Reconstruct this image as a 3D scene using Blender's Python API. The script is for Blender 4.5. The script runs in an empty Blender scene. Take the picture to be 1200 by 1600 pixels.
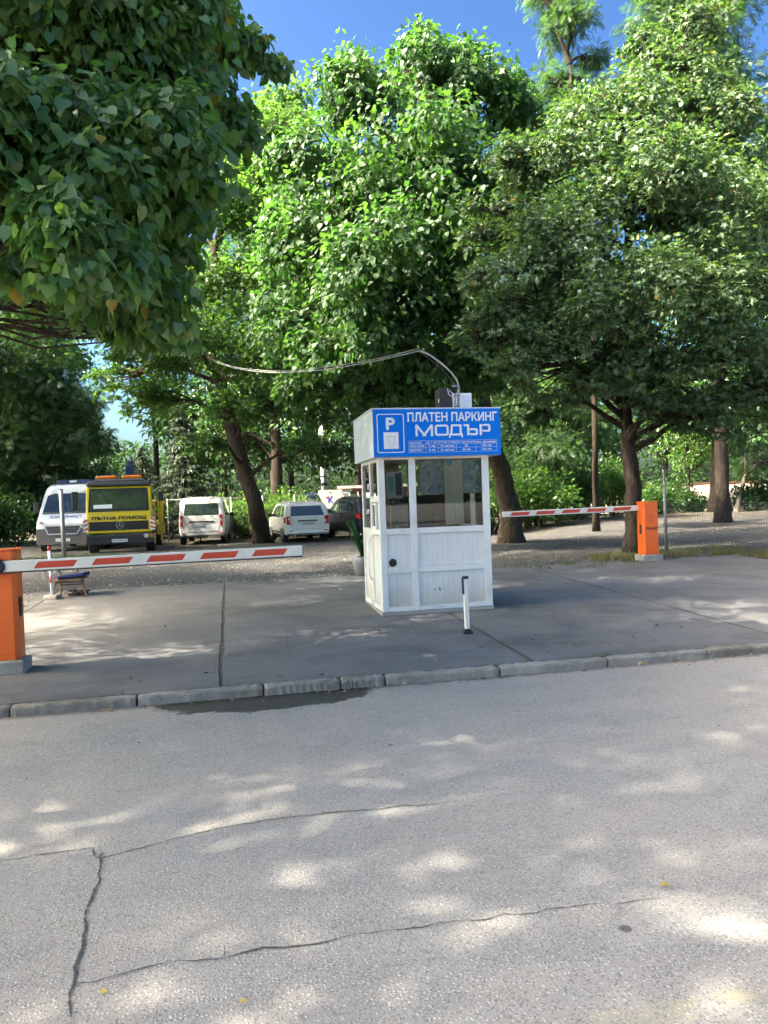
import bpy, bmesh, math, random
import numpy as np
from mathutils import Vector, Matrix, Euler
R = math.radians
SC = bpy.context.scene
COL = SC.collection

# ---------------------------------------------------------------- camera, sky, sun, exposure
cam_d = bpy.data.cameras.new("camera")
cam = bpy.data.objects.new("camera", cam_d); COL.objects.link(cam)
cam_d.sensor_fit = 'HORIZONTAL'; cam_d.sensor_width = 36.0
cam_d.lens = 36.0*1180/1200
cam_d.clip_start = 0.05; cam_d.clip_end = 3000
CAM_M = Matrix.Translation((0, 0, 1.6)) @ Matrix.Rotation(R(90-0.73), 4, 'X') @ Matrix.Rotation(R(-2.0), 4, 'Z')
cam.matrix_world = CAM_M
SC.camera = cam

SUN_AZ = R(-106)      # measured from +Y (view direction), clockwise; from the left
SUN_EL = R(48)
sun_dir = Vector((math.sin(SUN_AZ)*math.cos(SUN_EL), math.cos(SUN_AZ)*math.cos(SUN_EL), math.sin(SUN_EL)))
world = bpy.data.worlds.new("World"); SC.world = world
world.use_nodes = True
wn = world.node_tree.nodes; wl = world.node_tree.links
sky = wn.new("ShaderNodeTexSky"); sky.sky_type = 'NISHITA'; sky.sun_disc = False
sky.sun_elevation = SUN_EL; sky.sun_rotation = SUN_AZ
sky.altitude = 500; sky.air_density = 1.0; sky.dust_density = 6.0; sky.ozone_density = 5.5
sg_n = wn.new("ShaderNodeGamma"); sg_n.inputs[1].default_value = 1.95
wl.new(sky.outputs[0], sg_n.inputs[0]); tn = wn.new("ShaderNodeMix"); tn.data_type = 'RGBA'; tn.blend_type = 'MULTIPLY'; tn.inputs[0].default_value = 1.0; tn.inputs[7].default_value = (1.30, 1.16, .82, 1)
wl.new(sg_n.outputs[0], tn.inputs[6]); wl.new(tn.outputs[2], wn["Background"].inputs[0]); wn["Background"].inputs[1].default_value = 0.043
sun_l = bpy.data.lights.new("sun", 'SUN'); sun_l.energy = 4.8; sun_l.angle = R(0.53); sun_l.color = (1.0, 0.90, 0.74)
sun = bpy.data.objects.new("sun", sun_l); COL.objects.link(sun)
sun.rotation_euler = sun_dir.to_track_quat('Z', 'Y').to_euler()
SC.view_settings.view_transform = 'Standard'; SC.view_settings.look = 'None'
SC.view_settings.gamma = 1.0; SC.view_settings.use_curve_mapping = False
SC.view_settings.exposure = 1.92
SC.cycles.max_bounces = 7; SC.cycles.transparent_max_bounces = 16
SC.cycles.diffuse_bounces = 4; SC.cycles.transmission_bounces = 5; SC.cycles.glossy_bounces = 3
SC.cycles.caustics_reflective = False; SC.cycles.caustics_refractive = False
SC.cycles.sample_clamp_indirect = 6.0

# ---------------------------------------------------------------- helpers
def ray(px, py):
    v = Vector(((px-600)/1180.0, (800-py)/1180.0, -1.0))
    return CAM_M.to_3x3() @ v
def P(px, py, Y):
    d = ray(px, py); return Vector((0, 0, 1.6)) + d*(Y/d.y)
PHI = R(11.5); CU, SU = math.cos(PHI), math.sin(PHI)
def W2(u, v):                     # road frame (along kerb, away from kerb) -> world xy
    return (u*CU - v*SU, 7.1 + u*SU + v*CU)
def UV(x, y):
    return (x*CU + (y-7.1)*SU, -x*SU + (y-7.1)*CU)
def sstep(a, b, t):
    t = min(1, max(0, (t-a)/(b-a))); return t*t*(3-2*t)
def gz(x, y):
    u, v = UV(x, y)
    z = 0.22*min(1, max(0, v/7.3))
    z += 0.32*sstep(22, 36, y)*sstep(3, 9, x)
    return z
def Gp(px, py, z=None):           # pixel to ground
    d = ray(px, py)
    zz = 0.0 if z is None else z
    for _ in range(12):
        t = (zz-1.6)/d.z; p = Vector((0, 0, 1.6)) + d*t
        if z is not None: break
        zz = 0.5*zz + 0.5*gz(p.x, p.y)
    return Vector((p.x, p.y, zz))

def tag(o, label=None, cat=None, group=None, kind=None):
    if label: o['label'] = label
    if cat: o['category'] = cat
    if group: o['group'] = group
    if kind: o['kind'] = kind
    return o
def empty(name, loc=(0, 0, 0), rz=0.0, rot=None):
    o = bpy.data.objects.new(name, None); COL.objects.link(o)
    o.location = loc; o.rotation_euler = rot if rot else (0, 0, rz)
    o.empty_display_size = 0.3
    return o
def link(name, me, parent=None):
    o = bpy.data.objects.new(name, me); COL.objects.link(o)
    if parent is not None: o.parent = parent
    return o
def copy_tree(o, parent=None):
    c = o.copy(); COL.objects.link(c); c.parent = parent
    for ch in [k for k in list(COL.objects) if k.parent == o]:
        copy_tree(ch, c)
    return c

class MB:
    def __init__(s): s.v = []; s.f = []; s.m = []; s.mats = []; s.cur = 0
    def mat(s, m):
        if m not in s.mats: s.mats.append(m)
        s.cur = s.mats.index(m); return s
    def add(s, vs, fs):
        b = len(s.v); s.v += [tuple(p) for p in vs]
        for f in fs: s.f.append(tuple(i+b for i in f)); s.m.append(s.cur)
        return s
    def box(s, c, d, rot=None):
        x, y, z = d[0]/2, d[1]/2, d[2]/2
        vs = [Vector((a, b, e)) for a in (-x, x) for b in (-y, y) for e in (-z, z)]
        if rot is not None:
            M = Euler(rot).to_matrix() if not isinstance(rot, Matrix) else rot
            vs = [M @ p for p in vs]
        vs = [(p[0]+c[0], p[1]+c[1], p[2]+c[2]) for p in vs]
        return s.add(vs, [(0, 1, 3, 2), (4, 6, 7, 5), (0, 4, 5, 1), (2, 3, 7, 6), (0, 2, 6, 4), (1, 5, 7, 3)])
    def b2(s, lo, hi): return s.box([(a+b)/2 for a, b in zip(lo, hi)], [b-a for a, b in zip(lo, hi)])
    def tube(s, pts, rad, n=8, caps=True):
        pts = [Vector(p) for p in pts]
        if not isinstance(rad, (list, tuple)): rad = [rad]*len(pts)
        rings = []; prev = None
        for i, p in enumerate(pts):
            t = (pts[min(i+1, len(pts)-1)] - pts[max(i-1, 0)]).normalized()
            if prev is None:
                a = Vector((0, 0, 1)) if abs(t.z) < .9 else Vector((1, 0, 0))
                prev = t.cross(a).normalized()
            prev = (prev - t*prev.dot(t)).normalized(); b = t.cross(prev)
            rings.append([p + (prev*math.cos(2*math.pi*k/n) + b*math.sin(2*math.pi*k/n))*rad[i] for k in range(n)])
        vs = [q for r in rings for q in r]; fs = []
        for i in range(len(pts)-1):
            for k in range(n):
                fs.append((i*n+k, i*n+(k+1) % n, (i+1)*n+(k+1) % n, (i+1)*n+k))
        if caps: fs += [tuple(range(n-1, -1, -1)), tuple(range((len(pts)-1)*n, len(pts)*n))]
        return s.add(vs, fs)
    def prism(s, poly, axis, a, b):
        """poly in the two other axes, extruded along axis from a to b"""
        def mk(p, q):
            if axis == 0: return (q, p[0], p[1])
            if axis == 1: return (p[0], q, p[1])
            return (p[0], p[1], q)
        n = len(poly)
        vs = [mk(p, a) for p in poly] + [mk(p, b) for p in poly]
        fs = [tuple(range(n-1, -1, -1)), tuple(range(n, 2*n))] + [(i, (i+1) % n, n+(i+1) % n, n+i) for i in range(n)]
        return s.add(vs, fs)
    def ngon(s, c, r, n, axis, a, b, r2=None):
        poly = [(c[0]+r*math.cos(2*math.pi*k/n), c[1]+(r2 or r)*math.sin(2*math.pi*k/n)) for k in range(n)]
        return s.prism(poly, axis, a, b)
    def build(s, name, mat=None, parent=None, bevel=0, smooth=False, seg=2):
        me = bpy.data.meshes.new(name); me.from_pydata(s.v, [], s.f)
        for m in ([mat] if mat else s.mats): me.materials.append(m)
        if not mat and len(s.mats) > 1: me.polygons.foreach_set('material_index', s.m)
        bm = bmesh.new(); bm.from_mesh(me); bmesh.ops.recalc_face_normals(bm, faces=bm.faces); bm.to_mesh(me); bm.free()
        if smooth: me.polygons.foreach_set('use_smooth', [True]*len(me.polygons))
        o = link(name, me, parent)
        if bevel:
            md = o.modifiers.new('bevel', 'BEVEL'); md.width = bevel; md.segments = seg; md.limit_method = 'ANGLE'; md.angle_limit = R(40)
            if smooth: md.harden_normals = False
        return o

_tc = {}
def text_mesh(txt, box, plane, depth, mat, name, parent, bold=0.0, mirror=False, rot=None, weight=0.0):
    """text fitted to box (a0, b0, a1, b1) of a local plane: 'XZ-' faces -Y at y=depth"""
    cu = bpy.data.curves.new('t', 'FONT'); cu.body = txt; cu.offset = bold; cu.extrude = 0.0; cu.resolution_u = 3
    o = bpy.data.objects.new('t', cu); COL.objects.link(o)
    bpy.context.view_layer.update()
    dg = bpy.context.evaluated_depsgraph_get()
    me = bpy.data.meshes.new_from_object(o.evaluated_get(dg))
    bpy.data.objects.remove(o)
    n = len(me.vertices); co = np.zeros(n*3); me.vertices.foreach_get('co', co); co = co.reshape(n, 3)
    lo, hi = co.min(0), co.max(0)
    a = (co[:, 0]-lo[0])/(hi[0]-lo[0]); b = (co[:, 1]-lo[1])/(hi[1]-lo[1])
    if mirror: a = 1-a
    A = box[0]+(box[2]-box[0])*a; B = box[1]+(box[3]-box[1])*b
    out = np.stack([A, np.full(n, depth), B], 1)
    me.vertices.foreach_set('co', out.ravel()); me.update()
    if weight:      # heavier strokes: shifted copies, each a hair in front of the last
        polys = [tuple(p_.vertices) for p_ in me.polygons]; VV, FF = [], []
        for i_, (da, db) in enumerate(((-1, 0), (1, 0), (0, 1), (0, -1), (0, 0))):
            b0 = len(VV); VV += [(q[0]+da*weight, q[1]-.0004*i_, q[2]+db*weight) for q in out]; FF += [tuple(v_+b0 for v_ in f_) for f_ in polys]
        me = bpy.data.meshes.new(name); me.from_pydata(VV, [], FF)
    me.name = name; me.materials.clear(); me.materials.append(mat)
    return link(name, me, parent)

# ---------------------------------------------------------------- materials
MATS = {}
def newmat(name):
    m = bpy.data.materials.new(name); m.use_nodes = True
    nt = m.node_tree; b = nt.nodes['Principled BSDF']; return m, nt, b
def nd(nt, t, **kw):
    n = nt.nodes.new('ShaderNode'+t)
    for k, v in kw.items():
        if k in n.inputs: n.inputs[k].default_value = v
        else: setattr(n, k, v)
    return n
def mathn(nt, op, a, b=None, c=None, clamp=False):
    n = nt.nodes.new('ShaderNodeMath'); n.operation = op; n.use_clamp = clamp
    for i, x in enumerate((a, b, c)):
        if x is None: continue
        if isinstance(x, (int, float)): n.inputs[i].default_value = x
        else: nt.links.new(x, n.inputs[i])
    return n.outputs[0]
def mixc(nt, fac, a, b, mode='MIX'):
    n = nt.nodes.new('ShaderNodeMix'); n.data_type = 'RGBA'; n.blend_type = mode
    for i, x in ((0, fac), (6, a), (7, b)):
        if isinstance(x, (int, float)): n.inputs[i].default_value = x
        elif isinstance(x, tuple): n.inputs[i].default_value = (*x, 1) if len(x) == 3 else x
        else: nt.links.new(x, n.inputs[i])
    return n.outputs[2]
def rampn(nt, x, stops, interp='LINEAR'):
    n = nt.nodes.new('ShaderNodeValToRGB'); cr = n.color_ramp; cr.interpolation = interp
    while len(cr.elements) < len(stops): cr.elements.new(0.5)
    for e, (p, c) in zip(cr.elements, stops):
        e.position = p; e.color = (c, c, c, 1) if isinstance(c, (int, float)) else (*c, 1)
    nt.links.new(x, n.inputs[0]); return n.outputs[0]
def objco(nt, scale=None, rot=None, loc=None):
    tc = nt.nodes.new('ShaderNodeTexCoord'); o = tc.outputs['Object']
    if scale or rot or loc:
        mp = nt.nodes.new('ShaderNodeMapping'); nt.links.new(o, mp.inputs[0])
        if scale: mp.inputs['Scale'].default_value = scale
        if rot: mp.inputs['Rotation'].default_value = rot
        if loc: mp.inputs['Location'].default_value = loc
        o = mp.outputs[0]
    return o
def noise(nt, co, scale, detail=3, rough=.55, out=0):
    n = nt.nodes.new('ShaderNodeTexNoise'); n.inputs['Scale'].default_value = scale
    n.inputs['Detail'].default_value = detail; n.inputs['Roughness'].default_value = rough
    nt.links.new(co, n.inputs['Vector']); return n.outputs[out]
def voro(nt, co, scale, out='Distance', feature='F1'):
    n = nt.nodes.new('ShaderNodeTexVoronoi'); n.feature = feature; n.inputs['Scale'].default_value = scale
    nt.links.new(co, n.inputs['Vector']); return n.outputs[out]
def bump(nt, b, h, strength=.3, dist=.01):
    n = nt.nodes.new('ShaderNodeBump'); n.inputs['Strength'].default_value = strength; n.inputs['Distance'].default_value = dist
    nt.links.new(h, n.inputs['Height']); nt.links.new(n.outputs[0], b.inputs['Normal'])

def simple(name, col, rough=.5, metal=0.0, var=.12, scale=6.0, bmp=0.0, coat=0.0, dirt=None, dirt_amt=.5):
    """paint or plastic with uneven tone and optional grime"""
    if name in MATS: return MATS[name]
    m, nt, b = newmat(name); co = objco(nt)
    n1 = noise(nt, co, scale, 5, .6)
    f = mathn(nt, 'MULTIPLY_ADD', n1, 2*var, 1-var)
    c = mixc(nt, 1.0, col, f, 'MULTIPLY')
    if dirt:
        n2 = noise(nt, co, scale*.7, 6, .7)
        d = rampn(nt, n2, [(.5, 0.0), (.72, dirt_amt)])
        c = mixc(nt, d, c, dirt)
    nt.links.new(c, b.inputs['Base Color'])
    b.inputs['Metallic'].default_value = metal
    r = mathn(nt, 'MULTIPLY_ADD', noise(nt, co, scale*3, 3), .2, max(0.02, rough-.1)); nt.links.new(r, b.inputs['Roughness'])
    b.inputs['Coat Weight'].default_value = coat; b.inputs['Coat Roughness'].default_value = .06
    if bmp: bump(nt, b, noise(nt, co, scale*8, 3), bmp, .004)
    MATS[name] = m; return m

def glass(name, tint=(.75, .8, .78), refl=1.0, rough=0.01):
    if name in MATS: return MATS[name]
    m = bpy.data.materials.new(name); m.use_nodes = True; nt = m.node_tree
    for n in list(nt.nodes): nt.nodes.remove(n)
    out = nd(nt, 'OutputMaterial'); mx = nd(nt, 'MixShader'); tr = nd(nt, 'BsdfTransparent'); gl = nd(nt, 'BsdfGlossy')
    tr.inputs[0].default_value = (*tint, 1); gl.inputs['Roughness'].default_value = rough; gl.inputs[0].default_value = (1, 1, 1, 1)
    lw = nd(nt, 'Fresnel', IOR=1.5)
    f = mathn(nt, 'MULTIPLY', lw.outputs[0], 1.8*refl, clamp=True)
    nt.links.new(f, mx.inputs[0]); nt.links.new(tr.outputs[0], mx.inputs[1]); nt.links.new(gl.outputs[0], mx.inputs[2])
    nt.links.new(mx.outputs[0], out.inputs[0]); MATS[name] = m; return m

def darkglass(name, col=(.012, .016, .018), rough=.04, spec=.8):
    if name in MATS: return MATS[name]
    m, nt, b = newmat(name); b.inputs['Base Color'].default_value = (*col, 1)
    b.inputs['Roughness'].default_value = rough; b.inputs['Specular IOR Level'].default_value = spec
    b.inputs['IOR'].default_value = 1.6
    MATS[name] = m; return m

def leafmat(name, c1, c2, t1, t2, yellow=0.0, gloss=.35, spec=.35, veins=False, tw=.5):
    if name in MATS: return MATS[name]
    m = bpy.data.materials.new(name); m.use_nodes = True; nt = m.node_tree
    for n in list(nt.nodes): nt.nodes.remove(n)
    out = nd(nt, 'OutputMaterial'); geo = nd(nt, 'NewGeometry')
    rnd = geo.outputs['Random Per Island']
    c = mixc(nt, rnd, c1, c2); t = mixc(nt, rnd, t1, t2)
    if yellow > 0:
        r2 = mathn(nt, 'FRACT', mathn(nt, 'MULTIPLY', rnd, 37.7))
        yf = mathn(nt, 'LESS_THAN', r2, yellow)
        c = mixc(nt, yf, c, (.30, .24, .04)); t = mixc(nt, yf, t, (.5, .38, .05))
    if veins:
        tc = nd(nt, 'TexCoord'); sp = nd(nt, 'SeparateXYZ'); nt.links.new(tc.outputs['UV'], sp.inputs[0])
        ax = mathn(nt, 'ABSOLUTE', mathn(nt, 'SUBTRACT', sp.outputs[0], .5))
        mid = rampn(nt, ax, [(0.0, 1.0), (.02, 0.0)])
        s = mathn(nt, 'SINE', mathn(nt, 'MULTIPLY', mathn(nt, 'SUBTRACT', sp.outputs[1], mathn(nt, 'MULTIPLY', ax, .8)), 46.0))
        side = rampn(nt, s, [(.90, 0.0), (1.0, .55)])
        v = mathn(nt, 'MAXIMUM', mid, side)
        c = mixc(nt, mathn(nt, 'MULTIPLY', v, .45), c, (.16, .26, .09)); t = mixc(nt, mathn(nt, 'MULTIPLY', v, .5), t, (.08, .16, .03))
    d = nd(nt, 'BsdfDiffuse'); nt.links.new(c, d.inputs[0])
    tr = nd(nt, 'BsdfTranslucent'); nt.links.new(t, tr.inputs[0])
    mx = nd(nt, 'MixShader'); mx.inputs[0].default_value = tw
    nt.links.new(d.outputs[0], mx.inputs[1]); nt.links.new(tr.outputs[0], mx.inputs[2])
    gl = nd(nt, 'BsdfGlossy', Roughness=gloss); gl.inputs[0].default_value = (.9, .95, 1, 1)
    lw = nd(nt, 'LayerWeight', Blend=.5); f = mathn(nt, 'MULTIPLY_ADD', mathn(nt, 'POWER', lw.outputs['Facing'], 3.5), spec*.5, spec*.07, clamp=True)
    m2 = nd(nt, 'MixShader'); nt.links.new(f, m2.inputs[0]); nt.links.new(mx.outputs[0], m2.inputs[1]); nt.links.new(gl.outputs[0], m2.inputs[2])
    nt.links.new(m2.outputs[0], out.inputs[0]); MATS[name] = m; return m

def barkmat(name, col, col2):
    if name in MATS: return MATS[name]
    m, nt, b = newmat(name); co = objco(nt, scale=(1, 1, .18))
    n1 = noise(nt, co, 22, 6, .7); n2 = noise(nt, objco(nt), 1.7, 4)
    c = mixc(nt, rampn(nt, n1, [(.35, 0.0), (.62, 1.0)]), col, col2)
    c = mixc(nt, 1.0, c, mathn(nt, 'MULTIPLY_ADD', n2, .8, .6), 'MULTIPLY')
    nt.links.new(c, b.inputs['Base Color']); b.inputs['Roughness'].default_value = .95
    b.inputs['Specular IOR Level'].default_value = .15
    bump(nt, b, n1, 1.0, .05); MATS[name] = m; return m

# ---------------------------------------------------------------- foliage
def tmpl_kite(w=.55, fold=.10, wid=.42):
    return np.array([(0, 0, 0), (w/2, wid, fold), (0, 1, -.04), (-w/2, wid, fold)], float), [(0, 1, 2), (0, 2, 3)]
def tmpl_heart():
    # serrated outline x, y; folded along the midrib, with a drawn out tip
    ctl = [(0, .06), (.20, -.03), (.37, .08), (.45, .26), (.43, .45), (.32, .64), (.17, .80), (.06, .94), (0, 1.10)]
    pts = [ctl[0]]
    for (x0, y0), (x1, y1) in zip(ctl[:-1], ctl[1:]):
        pts.append(((x0+x1)/2+(.022 if x0 > .1 else 0), (y0+y1)/2+(.012 if y0 > .2 else 0))); pts.append((x1*.975, y1))
    n = len(pts); V = [(x, y, .22*x-.16*y*y-.25*x*x) for x, y in pts] + [(-x, y, .22*x-.16*y*y-.25*x*x) for x, y in pts[1:-1]]
    m0 = len(V); ms = [.25, .5, .75]; V += [(0, y, -.16*y*y) for y in ms]
    Rr = list(range(n)); L = [0] + list(range(n, n+n-2)) + [n-1]; F = []
    def side(S, flip):
        for k in range(n-1):
            ym = pts[k][1]; c = m0 + (0 if ym < .38 else 1 if ym < .66 else 2)
            ym2 = pts[k+1][1]; c2 = m0 + (0 if ym2 < .38 else 1 if ym2 < .66 else 2)
            f = (S[k], S[k+1], c) if c == c2 else (S[k], S[k+1], c2, c)
            F.append(f[::-1] if flip else f)
    side(Rr, False); side(L, True)
    return np.array(V, float), F
def tmpl_maple():
    ang = [-150, -118, -92, -62, -38, -16, 0]   # degrees from tip, one side
    rad = [.36, .62, .34, .92, .42, .62, 1.0]
    ring = []
    for a, r in zip(ang, rad): ring.append((r*math.sin(R(a)), r*math.cos(R(a))))
    ring += [(-x, y) for x, y in ring[:-1][::-1]]
    V = [(0, 0, 0)] + [(x*.62, y*.62+.3, -.10*(x*x+y*y)) for x, y in ring]
    n = len(ring); F = [(0, i+1, i+2) for i in range(n-1)] + [(0, n, 1)]
    return np.array(V, float), F
def tmpl_feather(n=6, w=.20):
    V = []; F = []
    for i in range(n):
        y = .12 + .8*i/(n-1)
        for s in (-1, 1):
            b = len(V); l = .30*(1-.35*abs(i-n*.4)/n)
            V += [(0, y, 0), (s*l*.55, y+w*.35, .02), (s*l, y+.10, -.05), (s*l*.5, y-w*.25, .02)]
            F.append((b, b+1, b+2, b+3) if s > 0 else (b+3, b+2, b+1, b))
    b = len(V); V += [(-.012, 0, 0), (.012, 0, 0), (.004, 1, 0), (-.004, 1, 0)]; F.append((b, b+1, b+2, b+3))
    return np.array(V, float), F

def leaf_mesh(name, pos, tip, nrm, size, tmpl, mat, parent=None, uv=False, extra=None):
    V, F = tmpl; N = len(pos); k = len(V)
    tip = tip/np.linalg.norm(tip, axis=1, keepdims=True)
    nrm = nrm - tip*(nrm*tip).sum(1, keepdims=True); nrm /= (np.linalg.norm(nrm, axis=1, keepdims=True)+1e-9)
    X = np.cross(tip, nrm)
    s = size[:, None, None]
    gr = np.random.default_rng(N+k); wj = (.74+.44*gr.random(N))[:, None, None]; cj = (gr.normal(size=N)*.14)[:, None, None]; sj_ = (gr.normal(size=N)*.10)[:, None, None]
    P3 = pos[:, None, :] + s*((V[None, :, 0:1]*wj + sj_*V[None, :, 1:2]**2)*X[:, None, :] + V[None, :, 1:2]*tip[:, None, :] + (V[None, :, 2:3]+cj*V[None, :, 1:2]**2)*nrm[:, None, :])
    P3 = P3.reshape(-1, 3).astype(np.float32)
    fl = np.array([i for f in F for i in f]); lens = np.array([len(f) for f in F])
    loops = (fl[None, :] + (np.arange(N)*k)[:, None]).ravel().astype(np.int32)
    starts = np.concatenate([[0], np.cumsum(lens)[:-1]])
    st = (starts[None, :] + (np.arange(N)*len(fl))[:, None]).ravel().astype(np.int32)
    me = bpy.data.meshes.new(name)
    me.vertices.add(len(P3)); me.loops.add(len(loops)); me.polygons.add(len(st))
    me.vertices.foreach_set('co', P3.ravel()); me.loops.foreach_set('vertex_index', loops); me.polygons.foreach_set('loop_start', st)
    if uv:
        ul = me.uv_layers.new(name='UVMap')
        uvt = np.stack([V[:, 0]+.5, V[:, 1]], 1)[fl]
        ul.data.foreach_set('uv', np.tile(uvt, (N, 1)).astype(np.float32).ravel())
        me.polygons.foreach_set('use_smooth', [True]*len(st))
    me.update(calc_edges=True); me.materials.append(mat)
    return link(name, me, parent)

def crown_points(lobes, n_clump, per, spread, rng, shell=(.55, 1.05), flat=.55, clump_r=.30, zmin=None, bough=.85, bs=1.0):
    """lobes (x,y,z,rx,ry,rz,w) -> clump centres near each lobe's skin, then leaf positions in clumps"""
    L = np.array(lobes, float); w = L[:, 6]*(L[:, 3]*L[:, 5])**1.0; w /= w.sum()
    idx = rng.choice(len(L), n_clump, p=w)
    d = rng.normal(size=(n_clump, 3)); d /= np.linalg.norm(d, axis=1, keepdims=True)
    r = shell[0] + (shell[1]-shell[0])*rng.random(n_clump)**.6
    # sub-lobes: boughs that bulge from each lobe and leave dark gaps between them
    ns = 9; sd = rng.normal(size=(len(L), ns, 3)); sd /= np.linalg.norm(sd, axis=2, keepdims=True); sd[:, :, 2] = np.abs(sd[:, :, 2])*.9-.25
    sub = L[:, None, 0:3] + sd*L[:, None, 3:6]*.68; sr = (.34+.20*rng.random((len(L), ns)))*bs; sj = rng.integers(0, ns, n_clump)
    C1 = sub[idx, sj] + d*L[idx, 3:6]*(sr[idx, sj]*(.55+.5*rng.random(n_clump)))[:, None]
    C0 = L[idx, 0:3] + d*L[idx, 3:6]*r[:, None]
    C = np.where((rng.random(n_clump) < bough)[:, None], C1, C0)
    rr = np.minimum(L[idx, 3], L[idx, 5])*clump_r*(.6+.8*rng.random(n_clump))
    rr = np.clip(rr, spread*.6, spread*2.2)
    ci = np.repeat(np.arange(n_clump), per)
    e = rng.normal(size=(len(ci), 3)); e /= np.linalg.norm(e, axis=1, keepdims=True)
    q = rng.random(len(ci))**.45
    off = e*q[:, None]*rr[ci][:, None]; off[:, 2] *= flat
    # sprays sag away from the clump centre
    out = d[ci]; off[:, 2] -= .35*(off[:, 0]**2+off[:, 1]**2)/(rr[ci]+.01)
    pos = C[ci] + off
    return pos, out, e, C, rr, idx

def make_tree(name, base, path, lobes, tmpl, mat, bark, size, n_clump, per, spread, seed, label, cat='tree', group=None,
              trunk_r=.25, droop=.5, flat=.55, shell=(.5, 1.05), up=.8, uv=False, limbs=True, twigs=True, clump_r=.3, zmin=None, twig_r=.012, limb_r=.07, bough=.85, bs=1.0):
    rng = np.random.default_rng(seed)
    base = Vector(base); root = empty(name, base)
    tag(root, label, cat, group)
    B = np.array(base)
    pos, out, e, C, rr, idx = crown_points(lobes, n_clump, per, spread, rng, shell, flat, clump_r, bough=bough, bs=bs)
    if zmin is not None:
        k = pos[:, 2] > zmin + .25*np.sin(pos[:, 0]*3)+.2*np.sin(pos[:, 1]*5); pos, out, e = pos[k], out[k], e[k]
    N = len(pos)
    tip = e*.8 + out*.4 + rng.normal(size=(N, 3))*.45; tip[:, 2] -= droop
    nrm = out*.45 + rng.normal(size=(N, 3))*.38 + e*.2; nrm[:, 2] += up
    sz = size*(.42+.85*rng.random(N)**.8)
    leaf_mesh('crown', pos - B, tip, nrm, sz, tmpl, mat, root, uv)
    # trunk and limbs
    mb = MB(); pts = [Vector(p) - base for p in path]
    n = len(pts); radii = [trunk_r*(1-.62*i/(n-1)) for i in range(n)]
    # finer, slightly crooked trunk with a root flare
    fp, fr = [], []
    for i in range(n-1):
        for s in range(5):
            t = s/5; p = pts[i].lerp(pts[i+1], t)
            j = .018*trunk_r/.3
            fp.append(p + Vector(rng.normal(size=3)*j)*(1 if (i or s) else 0)); r0 = radii[i]*(1-t)+radii[i+1]*t
            h = (p-pts[0]).length
            fr.append(r0*(1+.45*math.exp(-h/.25))*(1+.025*rng.normal()))
    fp.append(pts[-1]); fr.append(radii[-1])
    fp[0] = fp[0] - Vector((0, 0, .15))
    mb.tube(fp, fr, 12)
    if limbs:
        lc = [Vector(l[0:3]) - base for l in lobes]
        cl = [[] for _ in lobes]
        for c, i in zip(C, idx): cl[i].append(Vector(c) - base)
        for li, c in enumerate(lc):
            # leave the trunk at the path point a bit below the lobe
            cand = sorted(fp[len(fp)//4:], key=lambda p: (p-c).length + max(0, p.z-c.z+.6)*3)
            s0 = cand[0]; mid = s0.lerp(c, .5) + Vector((rng.normal()*.15, rng.normal()*.15, .12*(c-s0).length))
            lr = limb_r*(.7+.5*lobes[li][3]/2)
            mb.tube([s0, s0.lerp(mid, .5)+Vector(rng.normal(size=3)*.06), mid, mid.lerp(c, .6), c], [lr*1.3, lr*1.1, lr*.8, lr*.55, lr*.3], 7, False)
            if twigs:
                for k, q in enumerate(cl[li][:46]):
                    a = [mid, mid.lerp(c, .5), c][k % 3]
                    m = a.lerp(q, .55) + Vector(rng.normal(size=3)*.1*(q-a).length)
                    mb.tube([a, m, q], [twig_r*2.2, twig_r*1.4, twig_r*.5], 4, False)
    mb.build('trunk', bark, root, smooth=True)
    return root
def Lb(px, py, Y, r, w=1.0, rx=None, ry=None, rz=None):
    p = P(px, py, Y); return (p.x, p.y, p.z, rx or r, ry or r, rz or r, w)
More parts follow.
